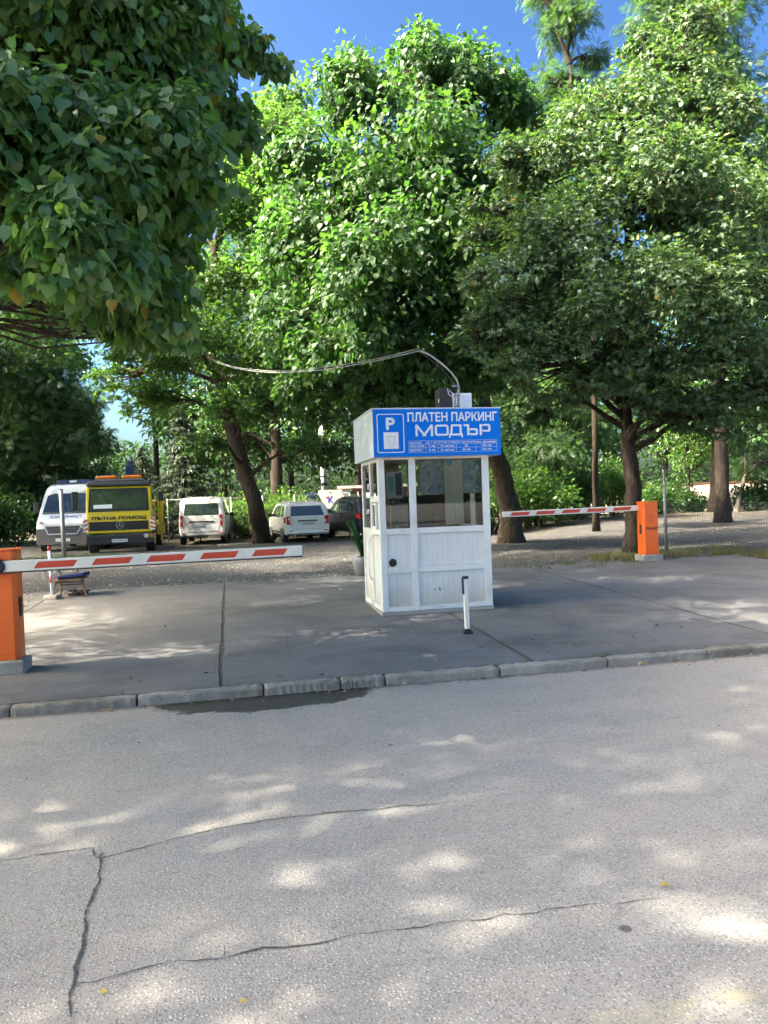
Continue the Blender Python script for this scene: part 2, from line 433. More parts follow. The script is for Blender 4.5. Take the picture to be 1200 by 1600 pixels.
# ================================================================ materials of the ground
def m_asphalt():
    m, nt, b = newmat('asphalt'); co = objco(nt)
    big = noise(nt, co, .55, 5, .6); mid = noise(nt, co, 3.5, 5, .65)
    base = mixc(nt, rampn(nt, mid, [(.3, 0.0), (.7, 1.0)]), (.215, .210, .190), (.285, .278, .252))
    base = mixc(nt, rampn(nt, big, [(.42, 0.0), (.62, .6)]), base, (.335, .295, .245))
    lane = rampn(nt, noise(nt, objco(nt, scale=(.12, 1.1, 1)), 1.3, 4, .6), [(.40, 0.0), (.66, .55)])
    base = mixc(nt, lane, base, (.36, .315, .26))
    base = mixc(nt, rampn(nt, noise(nt, objco(nt, scale=(.3, 1, 1)), .9, 5, .7), [(.52, 0.0), (.70, .55)]), base, (.165, .165, .16))
    # exposed stones of two sizes
    vc = nd(nt, 'TexVoronoi'); vc.inputs['Scale'].default_value = 62; nt.links.new(co, vc.inputs['Vector'])
    sep = nd(nt, 'SeparateColor'); nt.links.new(vc.outputs['Color'], sep.inputs[0])
    st = mathn(nt, 'MULTIPLY', rampn(nt, vc.outputs['Distance'], [(.22, 1.0), (.42, 0.0)]), rampn(nt, sep.outputs[0], [(.45, 0.0), (.62, 1.0)]))
    vc2 = nd(nt, 'TexVoronoi'); vc2.inputs['Scale'].default_value = 135; nt.links.new(co, vc2.inputs['Vector'])
    sep2 = nd(nt, 'SeparateColor'); nt.links.new(vc2.outputs['Color'], sep2.inputs[0])
    st2 = mathn(nt, 'MULTIPLY', rampn(nt, vc2.outputs['Distance'], [(.25, 1.0), (.5, 0.0)]), rampn(nt, sep2.outputs[1], [(.35, 0.0), (.6, .8)]))
    stone = mixc(nt, sep.outputs[2], (.38, .365, .33), (.58, .56, .51))
    c = mixc(nt, mathn(nt, 'MULTIPLY', st2, .75), base, (.42, .40, .38))
    c = mixc(nt, mathn(nt, 'MULTIPLY', st, .6), c, stone)
    dark = mathn(nt, 'MULTIPLY', rampn(nt, sep2.outputs[0], [(.12, 1.0), (.2, 0.0)]), .6)
    c = mixc(nt, dark, c, (.11, .11, .11))
    # sparse round tar spots
    ts = nd(nt, 'TexVoronoi'); ts.inputs['Scale'].default_value = 1.1; nt.links.new(co, ts.inputs['Vector'])
    spot = rampn(nt, ts.outputs['Distance'], [(.022, 1.0), (.034, 0.0)])
    c = mixc(nt, mathn(nt, 'MULTIPLY', spot, .75), c, (.035, .033, .03))
    # puddle stain by the kerb: object space is the road frame u, v
    sp = nd(nt, 'SeparateXYZ'); nt.links.new(co, sp.inputs[0]); u, v = sp.outputs[0], sp.outputs[1]
    nz = noise(nt, co, 3.0, 5, .7)
    du = mathn(nt, 'DIVIDE', mathn(nt, 'SUBTRACT', u, -1.12), .92); dv = mathn(nt, 'DIVIDE', mathn(nt, 'SUBTRACT', v, -.26), .40)
    d = mathn(nt, 'SQRT', mathn(nt, 'ADD', mathn(nt, 'MULTIPLY', du, du), mathn(nt, 'MULTIPLY', dv, dv)))
    d = mathn(nt, 'MULTIPLY_ADD', mathn(nt, 'SUBTRACT', nz, .5), 1.0, d)
    wet = rampn(nt, mathn(nt, 'MULTIPLY', d, .8), [(.76, 1.0), (.84, 0.0)])
    # damp, dirty gutter line
    gut = mathn(nt, 'MULTIPLY_ADD', mathn(nt, 'SUBTRACT', noise(nt, co, 5.0, 4), .5), .16, v)
    gut = rampn(nt, mathn(nt, 'ADD', gut, 1.0), [(.74, 0.0), (.80, .75)])
    c = mixc(nt, mathn(nt, 'MULTIPLY', gut, .7), c, (.05, .045, .038))
    cw = mixc(nt, 1.0, c, (.16, .16, .15), 'MULTIPLY')
    grn = rampn(nt, noise(nt, co, 60, 2), [(.60, 0.0), (.66, .8)])
    cw = mixc(nt, grn, cw, (.12, .14, .04))
    c = mixc(nt, wet, c, cw)
    # worn yellow line, broken by wear
    ln = mathn(nt, 'ABSOLUTE', mathn(nt, 'ADD', mathn(nt, 'SUBTRACT', v, -4.78), mathn(nt, 'MULTIPLY', mathn(nt, 'SUBTRACT', u, 0.2), .03)))
    lf = mathn(nt, 'MULTIPLY', rampn(nt, ln, [(.045, 1.0), (.06, 0.0)]), rampn(nt, noise(nt, co, 7, 5, .7), [(.42, 0.0), (.62, .55)]))
    lf = mathn(nt, 'MULTIPLY', lf, rampn(nt, mathn(nt, 'MULTIPLY_ADD', u, .25, .5), [(.30, 0.0), (.6, 1.0)]))
    c = mixc(nt, lf, c, (.55, .47, .22))
    c = mixc(nt, 1.0, c, (.92, .92, .93), 'MULTIPLY')
    nt.links.new(c, b.inputs['Base Color'])
    rg = mathn(nt, 'MULTIPLY_ADD', wet, -.25, .86); nt.links.new(rg, b.inputs['Roughness'])
    b.inputs['Specular IOR Level'].default_value = .35
    h = mathn(nt, 'ADD', mathn(nt, 'MULTIPLY', st, .8), mathn(nt, 'MULTIPLY', st2, .5))
    bump(nt, b, h, .55, .005); return m
def m_concrete(name='concrete', c1=(.102, .103, .102), c2=(.160, .158, .152), stain=(.068, .070, .065)):
    m, nt, b = newmat(name); co = objco(nt)
    n1 = noise(nt, co, 1.1, 6, .62); n2 = noise(nt, objco(nt, scale=(.5, 2.2, 1)), 1.6, 6, .7); n3 = noise(nt, co, 130, 3, .7)
    c = mixc(nt, rampn(nt, n1, [(.3, 0.0), (.7, 1.0)]), c1, c2)
    c = mixc(nt, rampn(nt, n2, [(.52, 0.0), (.75, .6)]), c, stain)
    c = mixc(nt, rampn(nt, noise(nt, co, 11, 5, .75), [(.60, 0.0), (.72, .45)]), c, (.23, .225, .21))
    c = mixc(nt, rampn(nt, noise(nt, objco(nt, scale=(.6, 1, 1), loc=(3, 7, 0)), .8, 6, .75), [(.50, 0.0), (.60, .5)]), c, stain)
    c = mixc(nt, rampn(nt, noise(nt, objco(nt, loc=(9, 2, 0)), 3.2, 6, .8), [(.62, 0.0), (.66, .45)]), c, (.07, .068, .06))
    c = mixc(nt, 1.0, c, mathn(nt, 'MULTIPLY_ADD', n3, 1.3, .38), 'MULTIPLY')
    ts = voro(nt, co, 2.3); c = mixc(nt, rampn(nt, ts, [(.018, .7), (.03, 0.0)]), c, (.05, .05, .05))
    nt.links.new(c, b.inputs['Base Color']); b.inputs['Roughness'].default_value = .82; b.inputs['Specular IOR Level'].default_value = .3
    bump(nt, b, n3, .35, .004); return m
def m_gravel():
    m, nt, b = newmat('gravel'); co = objco(nt)
    vc = nd(nt, 'TexVoronoi'); vc.inputs['Scale'].default_value = 17; nt.links.new(co, vc.inputs['Vector'])
    sep = nd(nt, 'SeparateColor'); nt.links.new(vc.outputs['Color'], sep.inputs[0])
    vc2 = nd(nt, 'TexVoronoi'); vc2.inputs['Scale'].default_value = 46; nt.links.new(co, vc2.inputs['Vector'])
    s2 = nd(nt, 'SeparateColor'); nt.links.new(vc2.outputs['Color'], s2.inputs[0])
    st = mixc(nt, sep.outputs[0], (.042, .045, .045), (.165, .165, .162))
    st2 = mixc(nt, s2.outputs[1], (.06, .06, .057), (.175, .17, .16))
    c = mixc(nt, rampn(nt, vc.outputs['Distance'], [(.3, 0.0), (.5, 1.0)]), st, st2)
    big = noise(nt, co, .32, 6, .65)
    dirt = mixc(nt, noise(nt, co, 9, 5), (.085, .070, .048), (.165, .135, .092))
    f = rampn(nt, big, [(.52, 0.0), (.68, .6)])
    # earthy, leaf strewn ground under the trees at the back
    sp = nd(nt, 'SeparateXYZ'); nt.links.new(co, sp.inputs[0])
    far = rampn(nt, mathn(nt, 'MULTIPLY_ADD', noise(nt, co, .5, 4), 6.0, sp.outputs[1]), [(0.0, 0.0), (1.0, 0.0)])
    yy = mathn(nt, 'MULTIPLY_ADD', mathn(nt, 'ADD', mathn(nt, 'MULTIPLY', noise(nt, co, .5, 4), 7.0), sp.outputs[1]), .02, 0)
    far = rampn(nt, yy, [(.46, 0.0), (.60, .8)])
    f = mathn(nt, 'MAXIMUM', f, far)
    c = mixc(nt, f, c, dirt)
    gr = mathn(nt, 'MULTIPLY', rampn(nt, noise(nt, co, 1.3, 6, .75), [(.54, 0.0), (.64, .7)]), rampn(nt, yy, [(.36, 0.0), (.5, .8)]))
    c = mixc(nt, gr, c, (.10, .13, .04))
    c = mixc(nt, 1.0, c, (.76, .78, .82), 'MULTIPLY')
    nt.links.new(c, b.inputs['Base Color']); b.inputs['Roughness'].default_value = .95; b.inputs['Specular IOR Level'].default_value = .2
    bump(nt, b, mathn(nt, 'ADD', vc.outputs['Distance'], vc2.outputs['Distance']), .9, .03); return m
def m_ballast():
    m, nt, b = newmat('ballast'); co = objco(nt)
    vc = nd(nt, 'TexVoronoi'); vc.inputs['Scale'].default_value = 9; nt.links.new(co, vc.inputs['Vector'])
    s = nd(nt, 'SeparateColor'); nt.links.new(vc.outputs['Color'], s.inputs[0])
    c = mixc(nt, s.outputs[0], (.16, .14, .12), (.46, .42, .37))
    g = rampn(nt, noise(nt, co, .8, 5, .7), [(.50, 0.0), (.58, .9)]); c = mixc(nt, g, c, (.24, .23, .08))
    nt.links.new(c, b.inputs['Base Color']); b.inputs['Roughness'].default_value = .95
    bump(nt, b, vc.outputs['Distance'], 1.0, .08); return m
M_ASPH = m_asphalt(); M_CONC = m_concrete(); M_GRAV = m_gravel(); M_BALL = m_ballast()
M_KERB = m_concrete('kerb_stone', (.17, .155, .125), (.30, .28, .24), (.075, .065, .048))
M_BASE = m_concrete('base_concrete', (.28, .26, .22), (.40, .375, .33), (.17, .15, .12))
def m_dirt():
    m, nt, b = newmat('dark_earth'); co = objco(nt); n = noise(nt, co, 14, 6, .75)
    nt.links.new(mixc(nt, rampn(nt, n, [(.35, 0.0), (.7, 1.0)]), (.035, .030, .022), (.11, .10, .07)), b.inputs['Base Color'])
    b.inputs['Roughness'].default_value = .95; bump(nt, b, n, .6, .01); return m
M_DIRT = m_dirt()

# ================================================================ ground, road, forecourt, kerb
def frame_obj(o):       # an object whose own axes are the road frame
    o.location = (0, 7.1, 0); o.rotation_euler = (0, 0, PHI); return o
def lg(u, v):
    x, y = W2(u, v); return gz(x, y)
def axis(a, b, fine, n1, n2):
    return sorted(set([round(x, 3) for x in list(np.linspace(-320, a, 9)) + list(np.linspace(a, b, n1)) + list(np.linspace(b, 320, 9))] + fine))
us = axis(-24, 34, [], 59, 9); vs = axis(-14, 50, [-.155, -.15, .0, .02], 65, 9)
ground = MB(); vv = []
rngg = random.Random(3)
for v in vs:
    for u in us:
        z = lg(u, v)
        if v <= -.15: z = -.22
        elif v < .01: z = -.2
        elif -5.3 < u < 9.2 and v < 7.3: z -= .03
        if v >= 7.9 or (v > .3 and (u < -6 or u > 9.9)): z += .012*math.sin(u*2.1+v*1.3)+.012*math.sin(u*.9-v*2.3)
        if max(abs(u), abs(v)) > 70: z = .2
        vv.append((u, v, z))
nu = len(us)
ff = [(j*nu+i, j*nu+i+1, (j+1)*nu+i+1, (j+1)*nu+i) for j in range(len(vs)-1) for i in range(nu-1)]
ground.add(vv, ff); frame_obj(tag(ground.build('ground', M_GRAV, smooth=True), 'grey gravel and earth of the car park under the trees', 'ground', kind='structure'))

road = MB(); uu = np.linspace(-60, 60, 61); rv = [-12.5, -9, -6, -4.5, -3, -2, -1, -.4, -.148]
def rz(v): return -.088 + .02*math.sin(min(1, max(0, -v/6.5))*math.pi/2)
road.add([(u, v, rz(v)) for v in rv for u in uu], [(j*61+i, j*61+i+1, (j+1)*61+i+1, (j+1)*61+i) for j in range(len(rv)-1) for i in range(60)])
frame_obj(tag(road.build('road', M_ASPH, smooth=True), 'worn grey asphalt road with cracks and pale stones', 'road', kind='structure'))

slab = MB(); sl_edges = [-5.25, -4.45, -1.56, 1.42, 4.32, 7.2, 9.1]
rs = random.Random(5)
for i in range(len(sl_edges)-1):
    a, b_ = sl_edges[i]+(.026 if i > 2 else .018), sl_edges[i+1]-(.026 if i > 1 else .018)
    nv = 24; nuu = 6
    V = []; 
    for j in range(nv+1):
        v = -.042 + (7.3+.042)*j/nv
        for k in range(nuu+1):
            u = a+(b_-a)*k/nuu
            uj = u + (rs.uniform(-.010, .010) if k in (0, nuu) else 0); vj = v + (rs.uniform(-.05, .05) if j == nv else 0)
            V.append((uj, vj, lg(u, v)+.002+.0015*math.sin(i*2.1)))
    n0 = len(V); V += [(p[0], p[1], p[2]-.14) for p in V]
    F = [(j*(nuu+1)+k, j*(nuu+1)+k+1, (j+1)*(nuu+1)+k+1, (j+1)*(nuu+1)+k) for j in range(nv) for k in range(nuu)]
    bd = [k for k in range(nuu+1)] + [j*(nuu+1)+nuu for j in range(1, nv+1)] + [nv*(nuu+1)+k for k in range(nuu-1, -1, -1)] + [j*(nuu+1) for j in range(nv-1, 0, -1)]
    F += [(bd[k], n0+bd[k], n0+bd[(k+1) % len(bd)], bd[(k+1) % len(bd)]) for k in range(len(bd))]
    slab.add(V, F)
frame_obj(tag(slab.build('forecourt_pavement', M_CONC), 'grey concrete forecourt in jointed bays behind the kerb', 'pavement', kind='structure'))
jf = MB()
for u in sl_edges[1:-1]: 
    nn = 30
    jf.add([(u+s*.034, -.03+7.26*j/nn, lg(u, 7.2*j/nn)-.003) for j in range(nn+1) for s in (-1, 1)], [(2*j, 2*j+1, 2*j+3, 2*j+2) for j in range(nn)])
frame_obj(tag(jf.build('pavement_joints', M_DIRT), 'dark dirt filled joints between the concrete bays', 'joints', kind='structure'))

# kerb stones: joints read off the photograph
kj = sorted([UV(*Gp(px, py, 0)[:2])[0] for px, py in ((213, 1088), (411, 1066), (527, 1054), (595, 1049), (770, 1035), (935, 1022), (1095, 1012))])
ks = [kj[0]-1.02*i for i in range(14, 0, -1)] + kj + [kj[-1]+1.0*i for i in range(1, 16)]
kerb = MB(); rk = random.Random(11)
for a, b_ in zip(ks[:-1], ks[1:]):
    dz = rk.uniform(-.006, .006); dv = rk.uniform(-.006, .006); g = rk.uniform(.006, .012)
    a2, b2 = a+g, b_-g; n = 22
    prof = [(-.054, -.2), (-.054, .004), (-.128, .002), (-.142, -.005), (-.149, -.020), (-.150, -.2)]
    V = []
    for k in range(n+1):
        u = a2+(b2-a2)*k/n; e = .010 if k in (0, n) else 0
        for (v, z) in prof: V.append((u, v+dv+(e if v < -.12 else 0)+rk.uniform(-.005, .005)*(v < -.1), z+dz-(e*.8 if z > -.1 else 0)+rk.uniform(-.005, .003)*(z > -.1)*(1 if rk.random() < .6 else 2)))
    m_ = len(prof); F = [(k*m_+j, k*m_+j+1, (k+1)*m_+j+1, (k+1)*m_+j) for k in range(n) for j in range(m_-1)]
    F += [tuple(range(m_)), tuple(range(n*m_+m_-1, n*m_-1, -1))]
    kerb.add(V, F)
frame_obj(tag(kerb.build('kerb', M_KERB), 'weathered kerb stones along the road edge', 'kerb', kind='structure'))
kd = MB(); kd.add([(-20, -.06, -.006), (22, -.06, -.006), (22, -.03, -.006), (-20, -.03, -.006)], [(0, 1, 2, 3)]); kd.add([(-20, -.14, -.045), (22, -.14, -.045), (22, -.05, -.045), (-20, -.05, -.045)], [(0, 1, 2, 3)])
frame_obj(tag(kd.build('kerb_joint_dirt', M_DIRT), 'dark dirt in the gap behind the kerb stones', 'joints', kind='structure'))

# cracks: ragged ribbons pressed into the road
def m_crack():
    m = bpy.data.materials.new('crack'); m.use_nodes = True; nt = m.node_tree; b = nt.nodes['Principled BSDF']
    out = nt.nodes['Material Output']
    tc = nd(nt, 'TexCoord'); sp = nd(nt, 'SeparateXYZ'); nt.links.new(tc.outputs['UV'], sp.inputs[0])
    d = mathn(nt, 'ABSOLUTE', mathn(nt, 'SUBTRACT', sp.outputs[0], .5))
    nz = noise(nt, tc.outputs['Object'], 55, 4, .7); nz2 = noise(nt, tc.outputs['Object'], 9, 3)
    w = mathn(nt, 'ADD', mathn(nt, 'MULTIPLY', nz, .34), mathn(nt, 'MULTIPLY', nz2, .34))
    f = mathn(nt, 'SUBTRACT', w, d); f = rampn(nt, f, [(.20, 0.0), (.27, 1.0)])
    b.inputs['Base Color'].default_value = (.050, .046, .040, 1); b.inputs['Roughness'].default_value = .95
    t = nd(nt, 'BsdfTransparent'); mx = nd(nt, 'MixShader'); nt.links.new(f, mx.inputs[0]); nt.links.new(t.outputs[0], mx.inputs[1]); nt.links.new(b.outputs[0], mx.inputs[2])
    nt.links.new(mx.outputs[0], out.inputs[0]); return m
M_CRACK = m_crack()
def crack(name, pix, width, seed, wob=.03, paved=False):
    r = random.Random(seed); pts = []
    for px, py in pix:
        p = Gp(px, py) if paved else Gp(px, py, -.09); u, v = UV(p.x, p.y); pts.append((u, v))
    fine = []
    for (a, b_) in zip(pts[:-1], pts[1:]):
        L = math.hypot(b_[0]-a[0], b_[1]-a[1]); n = max(2, int(L/.035))
        for k in range(n): t = k/n; fine.append((a[0]+(b_[0]-a[0])*t, a[1]+(b_[1]-a[1])*t))
    fine.append(pts[-1]); w1 = w2 = 0; V = []; uvs = []
    for k, (u, v) in enumerate(fine):
        w1 = w1*.8+r.uniform(-1, 1)*wob*.35; w2 = w2*.8+r.uniform(-1, 1)*wob*.35
        a = fine[max(0, k-1)]; c = fine[min(len(fine)-1, k+1)]; t = Vector((c[0]-a[0], c[1]-a[1])).normalized(); nn = Vector((-t.y, t.x))
        for s in (-1, 1):
            q = Vector((u, v)) + Vector((w1, w2)) + nn*s*width*.5*(min(1, (len(fine)-k)/8))
            V.append((q.x, q.y, lg(q.x, q.y)+.009 if paved else rz(q.y)+.004)); uvs.append((.5+.5*s, k*.1))
    F = [(2*k, 2*k+1, 2*k+3, 2*k+2) for k in range(len(fine)-1)]
    mb = MB(); mb.add(V, F); o = mb.build(name, M_CRACK)
    me = o.data; ul = me.uv_layers.new(name='UVMap')
    for lp in me.loops: ul.data[lp.index].uv = uvs[lp.vertex_index]
    frame_obj(tag(o, 'ragged crack in the concrete' if paved else 'ragged dark crack running through the asphalt', 'crack', kind='structure')); return o
crack('road_crack', [(-60, 1358), (0, 1350), (80, 1338), (150, 1328), (157, 1345), (220, 1330), (290, 1312), (360, 1296), (430, 1285), (520, 1275), (600, 1268), (680, 1260), (735, 1252)], .034, 1)
crack('road_crack', [(157, 1340), (148, 1400), (132, 1450), (120, 1500), (108, 1555), (95, 1640)], .045, 2)
crack('road_crack', [(112, 1550), (170, 1537), (240, 1515), (300, 1510), (350, 1503), (440, 1490), (540, 1475), (620, 1464), (700, 1450), (850, 1430), (960, 1418)], .026, 3)
crack('road_crack', [(960, 1418), (1060, 1405)], .018, 4)
crack('road_crack', [(350, 1503), (352, 1488), (347, 1478)], .03, 6, .01)

crack('pavement_crack', [(178, 978), (210, 972), (236, 964), (262, 962)], .03, 11, .02, True)
crack('pavement_crack', [(430, 1062), (455, 1020), (448, 985), (470, 950), (463, 925)], .014, 12, .03, True)
crack('pavement_crack', [(900, 1012), (960, 985), (1040, 978), (1100, 962)], .014, 13, .03, True)
# small stones, leaf litter and dry grass
def scatter(name, mat, pts, size, tm, label, cat, seed, lift=0.0, flatn=True):
    rng = np.random.default_rng(seed); N = len(pts); pos = np.array(pts)
    pos[:, 2] += lift
    a = rng.random(N)*6.283; tip = np.stack([np.cos(a), np.sin(a), rng.normal(size=N)*.25], 1)
    nrm = rng.normal(size=(N, 3))*(.25 if flatn else .6); nrm[:, 2] += 1
    return tag(leaf_mesh(name, pos, tip, nrm, size*(.5+rng.random(N)), tm, mat), label, cat, kind='stuff')
def tmpl_stone():
    V = [(0, 0, .32)] + [(.5*math.cos(k*math.pi/3)*(1+.2*(k % 2)), .4*math.sin(k*math.pi/3), .05) for k in range(6)] + [(.52*math.cos(k*math.pi/3), .42*math.sin(k*math.pi/3), -.2) for k in range(6)]
    F = [(0, 1+k, 1+(k+1) % 6) for k in range(6)] + [(1+k, 7+k, 7+(k+1) % 6, 1+(k+1) % 6) for k in range(6)]
    return np.array(V, float), F
def rndmat(name, c1, c2, rough=.9):
    m, nt, b = newmat(name); g = nd(nt, 'NewGeometry'); nt.links.new(mixc(nt, g.outputs['Random Per Island'], c1, c2), b.inputs['Base Color']); b.inputs['Roughness'].default_value = rough; return m
M_STONE = rndmat('stone_chip', (.10, .10, .095), (.30, .29, .27)); M_LITTER = rndmat('leaf_litter', (.16, .10, .045), (.36, .27, .12))
rp = random.Random(21); pts = []
for _ in range(9000):
    u = rp.uniform(-9, 12); v = 7.25 + rp.random()**1.6*9; pts.append((*W2(u, v), lg(u, v)+.004))
for _ in range(1600):
    v = rp.uniform(1.5, 7.5); u = rp.uniform(-7.0, -5.2); pts.append((*W2(u, v), lg(u, v)+.004))
for _ in range(1800):
    v = rp.uniform(2.5, 7.5); u = rp.uniform(9.1, 12.5); pts.append((*W2(u, v), lg(u, v)+.004))
scatter('loose_gravel', M_STONE, pts, .024, tmpl_stone(), 'loose grey stones lying over the gravel lot', 'gravel', 31)
pts = []
for _ in range(1500):
    v = rp.uniform(1.0, 8.2); u = -5.3 - rp.random()**2*1.3 + rp.random()**3*.9; pts.append((*W2(u, v), lg(u, v)+.012))
for _ in range(160):
    v = rp.uniform(.2, 7.2); u = rp.uniform(-4.8, 8.5); pts.append((*W2(u, v), lg(u, v)+.01))
for _ in range(1800):
    x = rp.uniform(-10, 8); y = rp.uniform(17, 30); pts.append((x, y, gz(x, y)+.02))
for _ in range(700):
    v = rp.uniform(2.5, 7.6); u = 9.1 + rp.random()**2*1.2; pts.append((*W2(u, v), lg(u, v)+.015))
for _ in range(150):
    u = rp.uniform(-7, 7); v = -.165-rp.random()**2*.12; pts.append((*W2(u, v), rz(v)+.008))
for _ in range(110):
    u = rp.uniform(-5, 8); v = rp.random()**2*1.2; pts.append((*W2(u, v), lg(u, v)+.012))
scatter('leaf_litter', M_LITTER, pts, .045, tmpl_kite(), 'brown fallen leaves along the forecourt edges and under trees', 'leaf litter', 33)
pts = []
for _ in range(60):
    u = rp.uniform(-4, 6); v = -.2-rp.random()*5.5; pts.append((*W2(u, v), rz(v)+.008))
for _ in range(130):
    u = rp.uniform(-6, 7); v = -.16-rp.random()**2*.25; pts.append((*W2(u, v), rz(v)+.008))
scatter('road_grit', M_STONE, pts, .012, tmpl_stone(), 'small grit and chips scattered on the road', 'grit', 35)
M_YLEAF = rndmat('yellow_leaf', (.46, .30, .04), (.42, .32, .07), .6); K0 = tmpl_kite(.7, .18, .45)
for (px, py, s, lab) in ((1033, 1393, .045, 'small yellow leaf lying on the sunlit asphalt to the right'), (375, 1578, .03, 'tiny yellow green leaf low on the road near its bottom edge'), (196, 1091, .06, 'orange dry leaf in the gutter by a kerb joint'), (155, 1563, .032, 'small tan leaf lying close to the long road crack')):
    p = Gp(px, py, -.085 if px != 196 else -.09)
    u, v = UV(p.x, p.y); p.z = rz(v)+.012
    o = leaf_mesh('fallen_leaf', np.array([(0., 0., 0.)]), np.array([(1., .3, .12)]), np.array([(.1, -.3, 1.)]), np.array([s*.95]), K0 if s < .05 else tmpl_maple(), M_YLEAF)
    o.location = p; tag(o, lab, 'leaf')

def tmpl_blade():
    V = [(-.035, 0, 0), (.035, 0, 0), (.028, .5, .04), (-.028, .5, .04), (0, 1, .22)]
    return np.array(V, float), [(0, 1, 2, 3), (3, 2, 4)]
M_DRY = leafmat('dry_grass', (.26, .21, .09), (.14, .16, .05), (.30, .24, .08), (.18, .2, .06), tw=.3, spec=.15)
M_GRASS = leafmat('green_grass', (.06, .10, .025), (.12, .15, .04), (.12, .2, .03), (.2, .26, .05), tw=.35, spec=.2)
def grass(name, centers, per, h, mat, label, seed):
    rng = np.random.default_rng(seed); pos = []
    for (x, y, r) in centers:
        a = rng.random(per)*6.283; q = r*np.sqrt(rng.random(per))
        X = x+q*np.cos(a); Y = y+q*np.sin(a)
        pos += [(p, q_, gz(p, q_)-.005) for p, q_ in zip(X, Y)]
    pos = np.array(pos); N = len(pos)
    tip = rng.normal(size=(N, 3))*.38; tip[:, 2] = 1; nrm = rng.normal(size=(N, 3)); nrm[:, 2] = 0
    return tag(leaf_mesh(name, pos, tip, nrm, h*(.4+rng.random(N)), tmpl_blade(), mat), label, 'grass', kind='stuff')
cen = [(*W2(9.25+rp.random()**1.7*.7, rp.uniform(2.0, 7.9)), .16) for _ in range(90)] + [(*W2(rp.uniform(6.0, 9.2), 7.45+rp.random()*.7), .14) for _ in range(40)]
grass('dry_grass', cen, 46, .14, M_DRY, 'dry straw coloured grass along the forecourt edge', 41)
cen = [(*W2(rp.uniform(6.5, 10.5), rp.uniform(7.6, 10)), .3) for _ in range(40)] + [(rp.uniform(-12, -5), rp.uniform(21.5, 24.5), .5) for _ in range(80)] + [(rp.uniform(2.5, 5), rp.uniform(14.6, 15.3), .22) for _ in range(10)]
grass('green_grass', cen, 60, .09, M_GRASS, 'low green grass in patches on the car park', 43)
cen = [(*W2(u, -.046), .02) for u in (1.35, 2.05, 2.1, 2.2, 3.1, 3.3, 4.6, 5.3, 5.6, -2.4, -4.2, -1.5, 6.3)]
grass('kerb_weeds', cen, 26, .035, M_GRASS, 'tiny green weeds in the kerb joints', 44)
# thatch of dark earth at the left edge of the forecourt
# ================================================================ trees
K = tmpl_kite(); H = tmpl_heart(); MP = tmpl_maple(); FE = tmpl_feather()
M_LIME = leafmat('leaf_lime', (.036, .100, .032), (.105, .190, .050), (.10, .30, .04), (.24, .44, .06), yellow=.004, gloss=.32, spec=.45, veins=True, tw=.42)
M_MID = leafmat('leaf_mulberry', (.028, .078, .020), (.060, .130, .032), (.070, .215, .026), (.14, .33, .038), gloss=.5, spec=.32, tw=.42)
M_MAPLE = leafmat('leaf_maple', (.052, .115, .036), (.100, .180, .056), (.12, .29, .04), (.20, .38, .055), yellow=.015, gloss=.5, spec=.55, tw=.32)
M_YMAPLE = leafmat('leaf_bright_maple', (.042, .095, .024), (.085, .160, .036), (.11, .29, .03), (.20, .40, .045), gloss=.35, spec=.3, tw=.5)
M_FEAT = leafmat('leaf_locust', (.030, .070, .025), (.060, .115, .036), (.08, .20, .03), (.13, .28, .045), gloss=.4, spec=.3, tw=.42)
M_DARK = leafmat('leaf_dark', (.020, .052, .016), (.042, .092, .024), (.05, .15, .02), (.10, .23, .035), gloss=.35, spec=.35, tw=.38)  # darkened leaf colour stands in for canopy shade on the background trees
M_BUSH = leafmat('leaf_bush', (.038, .092, .020), (.075, .145, .030), (.10, .27, .03), (.18, .36, .045), gloss=.4, spec=.3, tw=.45)
M_SPRUCE = leafmat('leaf_spruce', (.025, .050, .028), (.055, .085, .045), (.04, .08, .03), (.08, .12, .05), gloss=.5, spec=.3, tw=.2)
BK1 = barkmat('bark_brown', (.024, .019, .014), (.095, .075, .056)); BK2 = barkmat('bark_grey', (.06, .055, .045), (.21, .185, .155)); BK3 = barkmat('bark_dark', (.018, .015, .012), (.065, .053, .042))

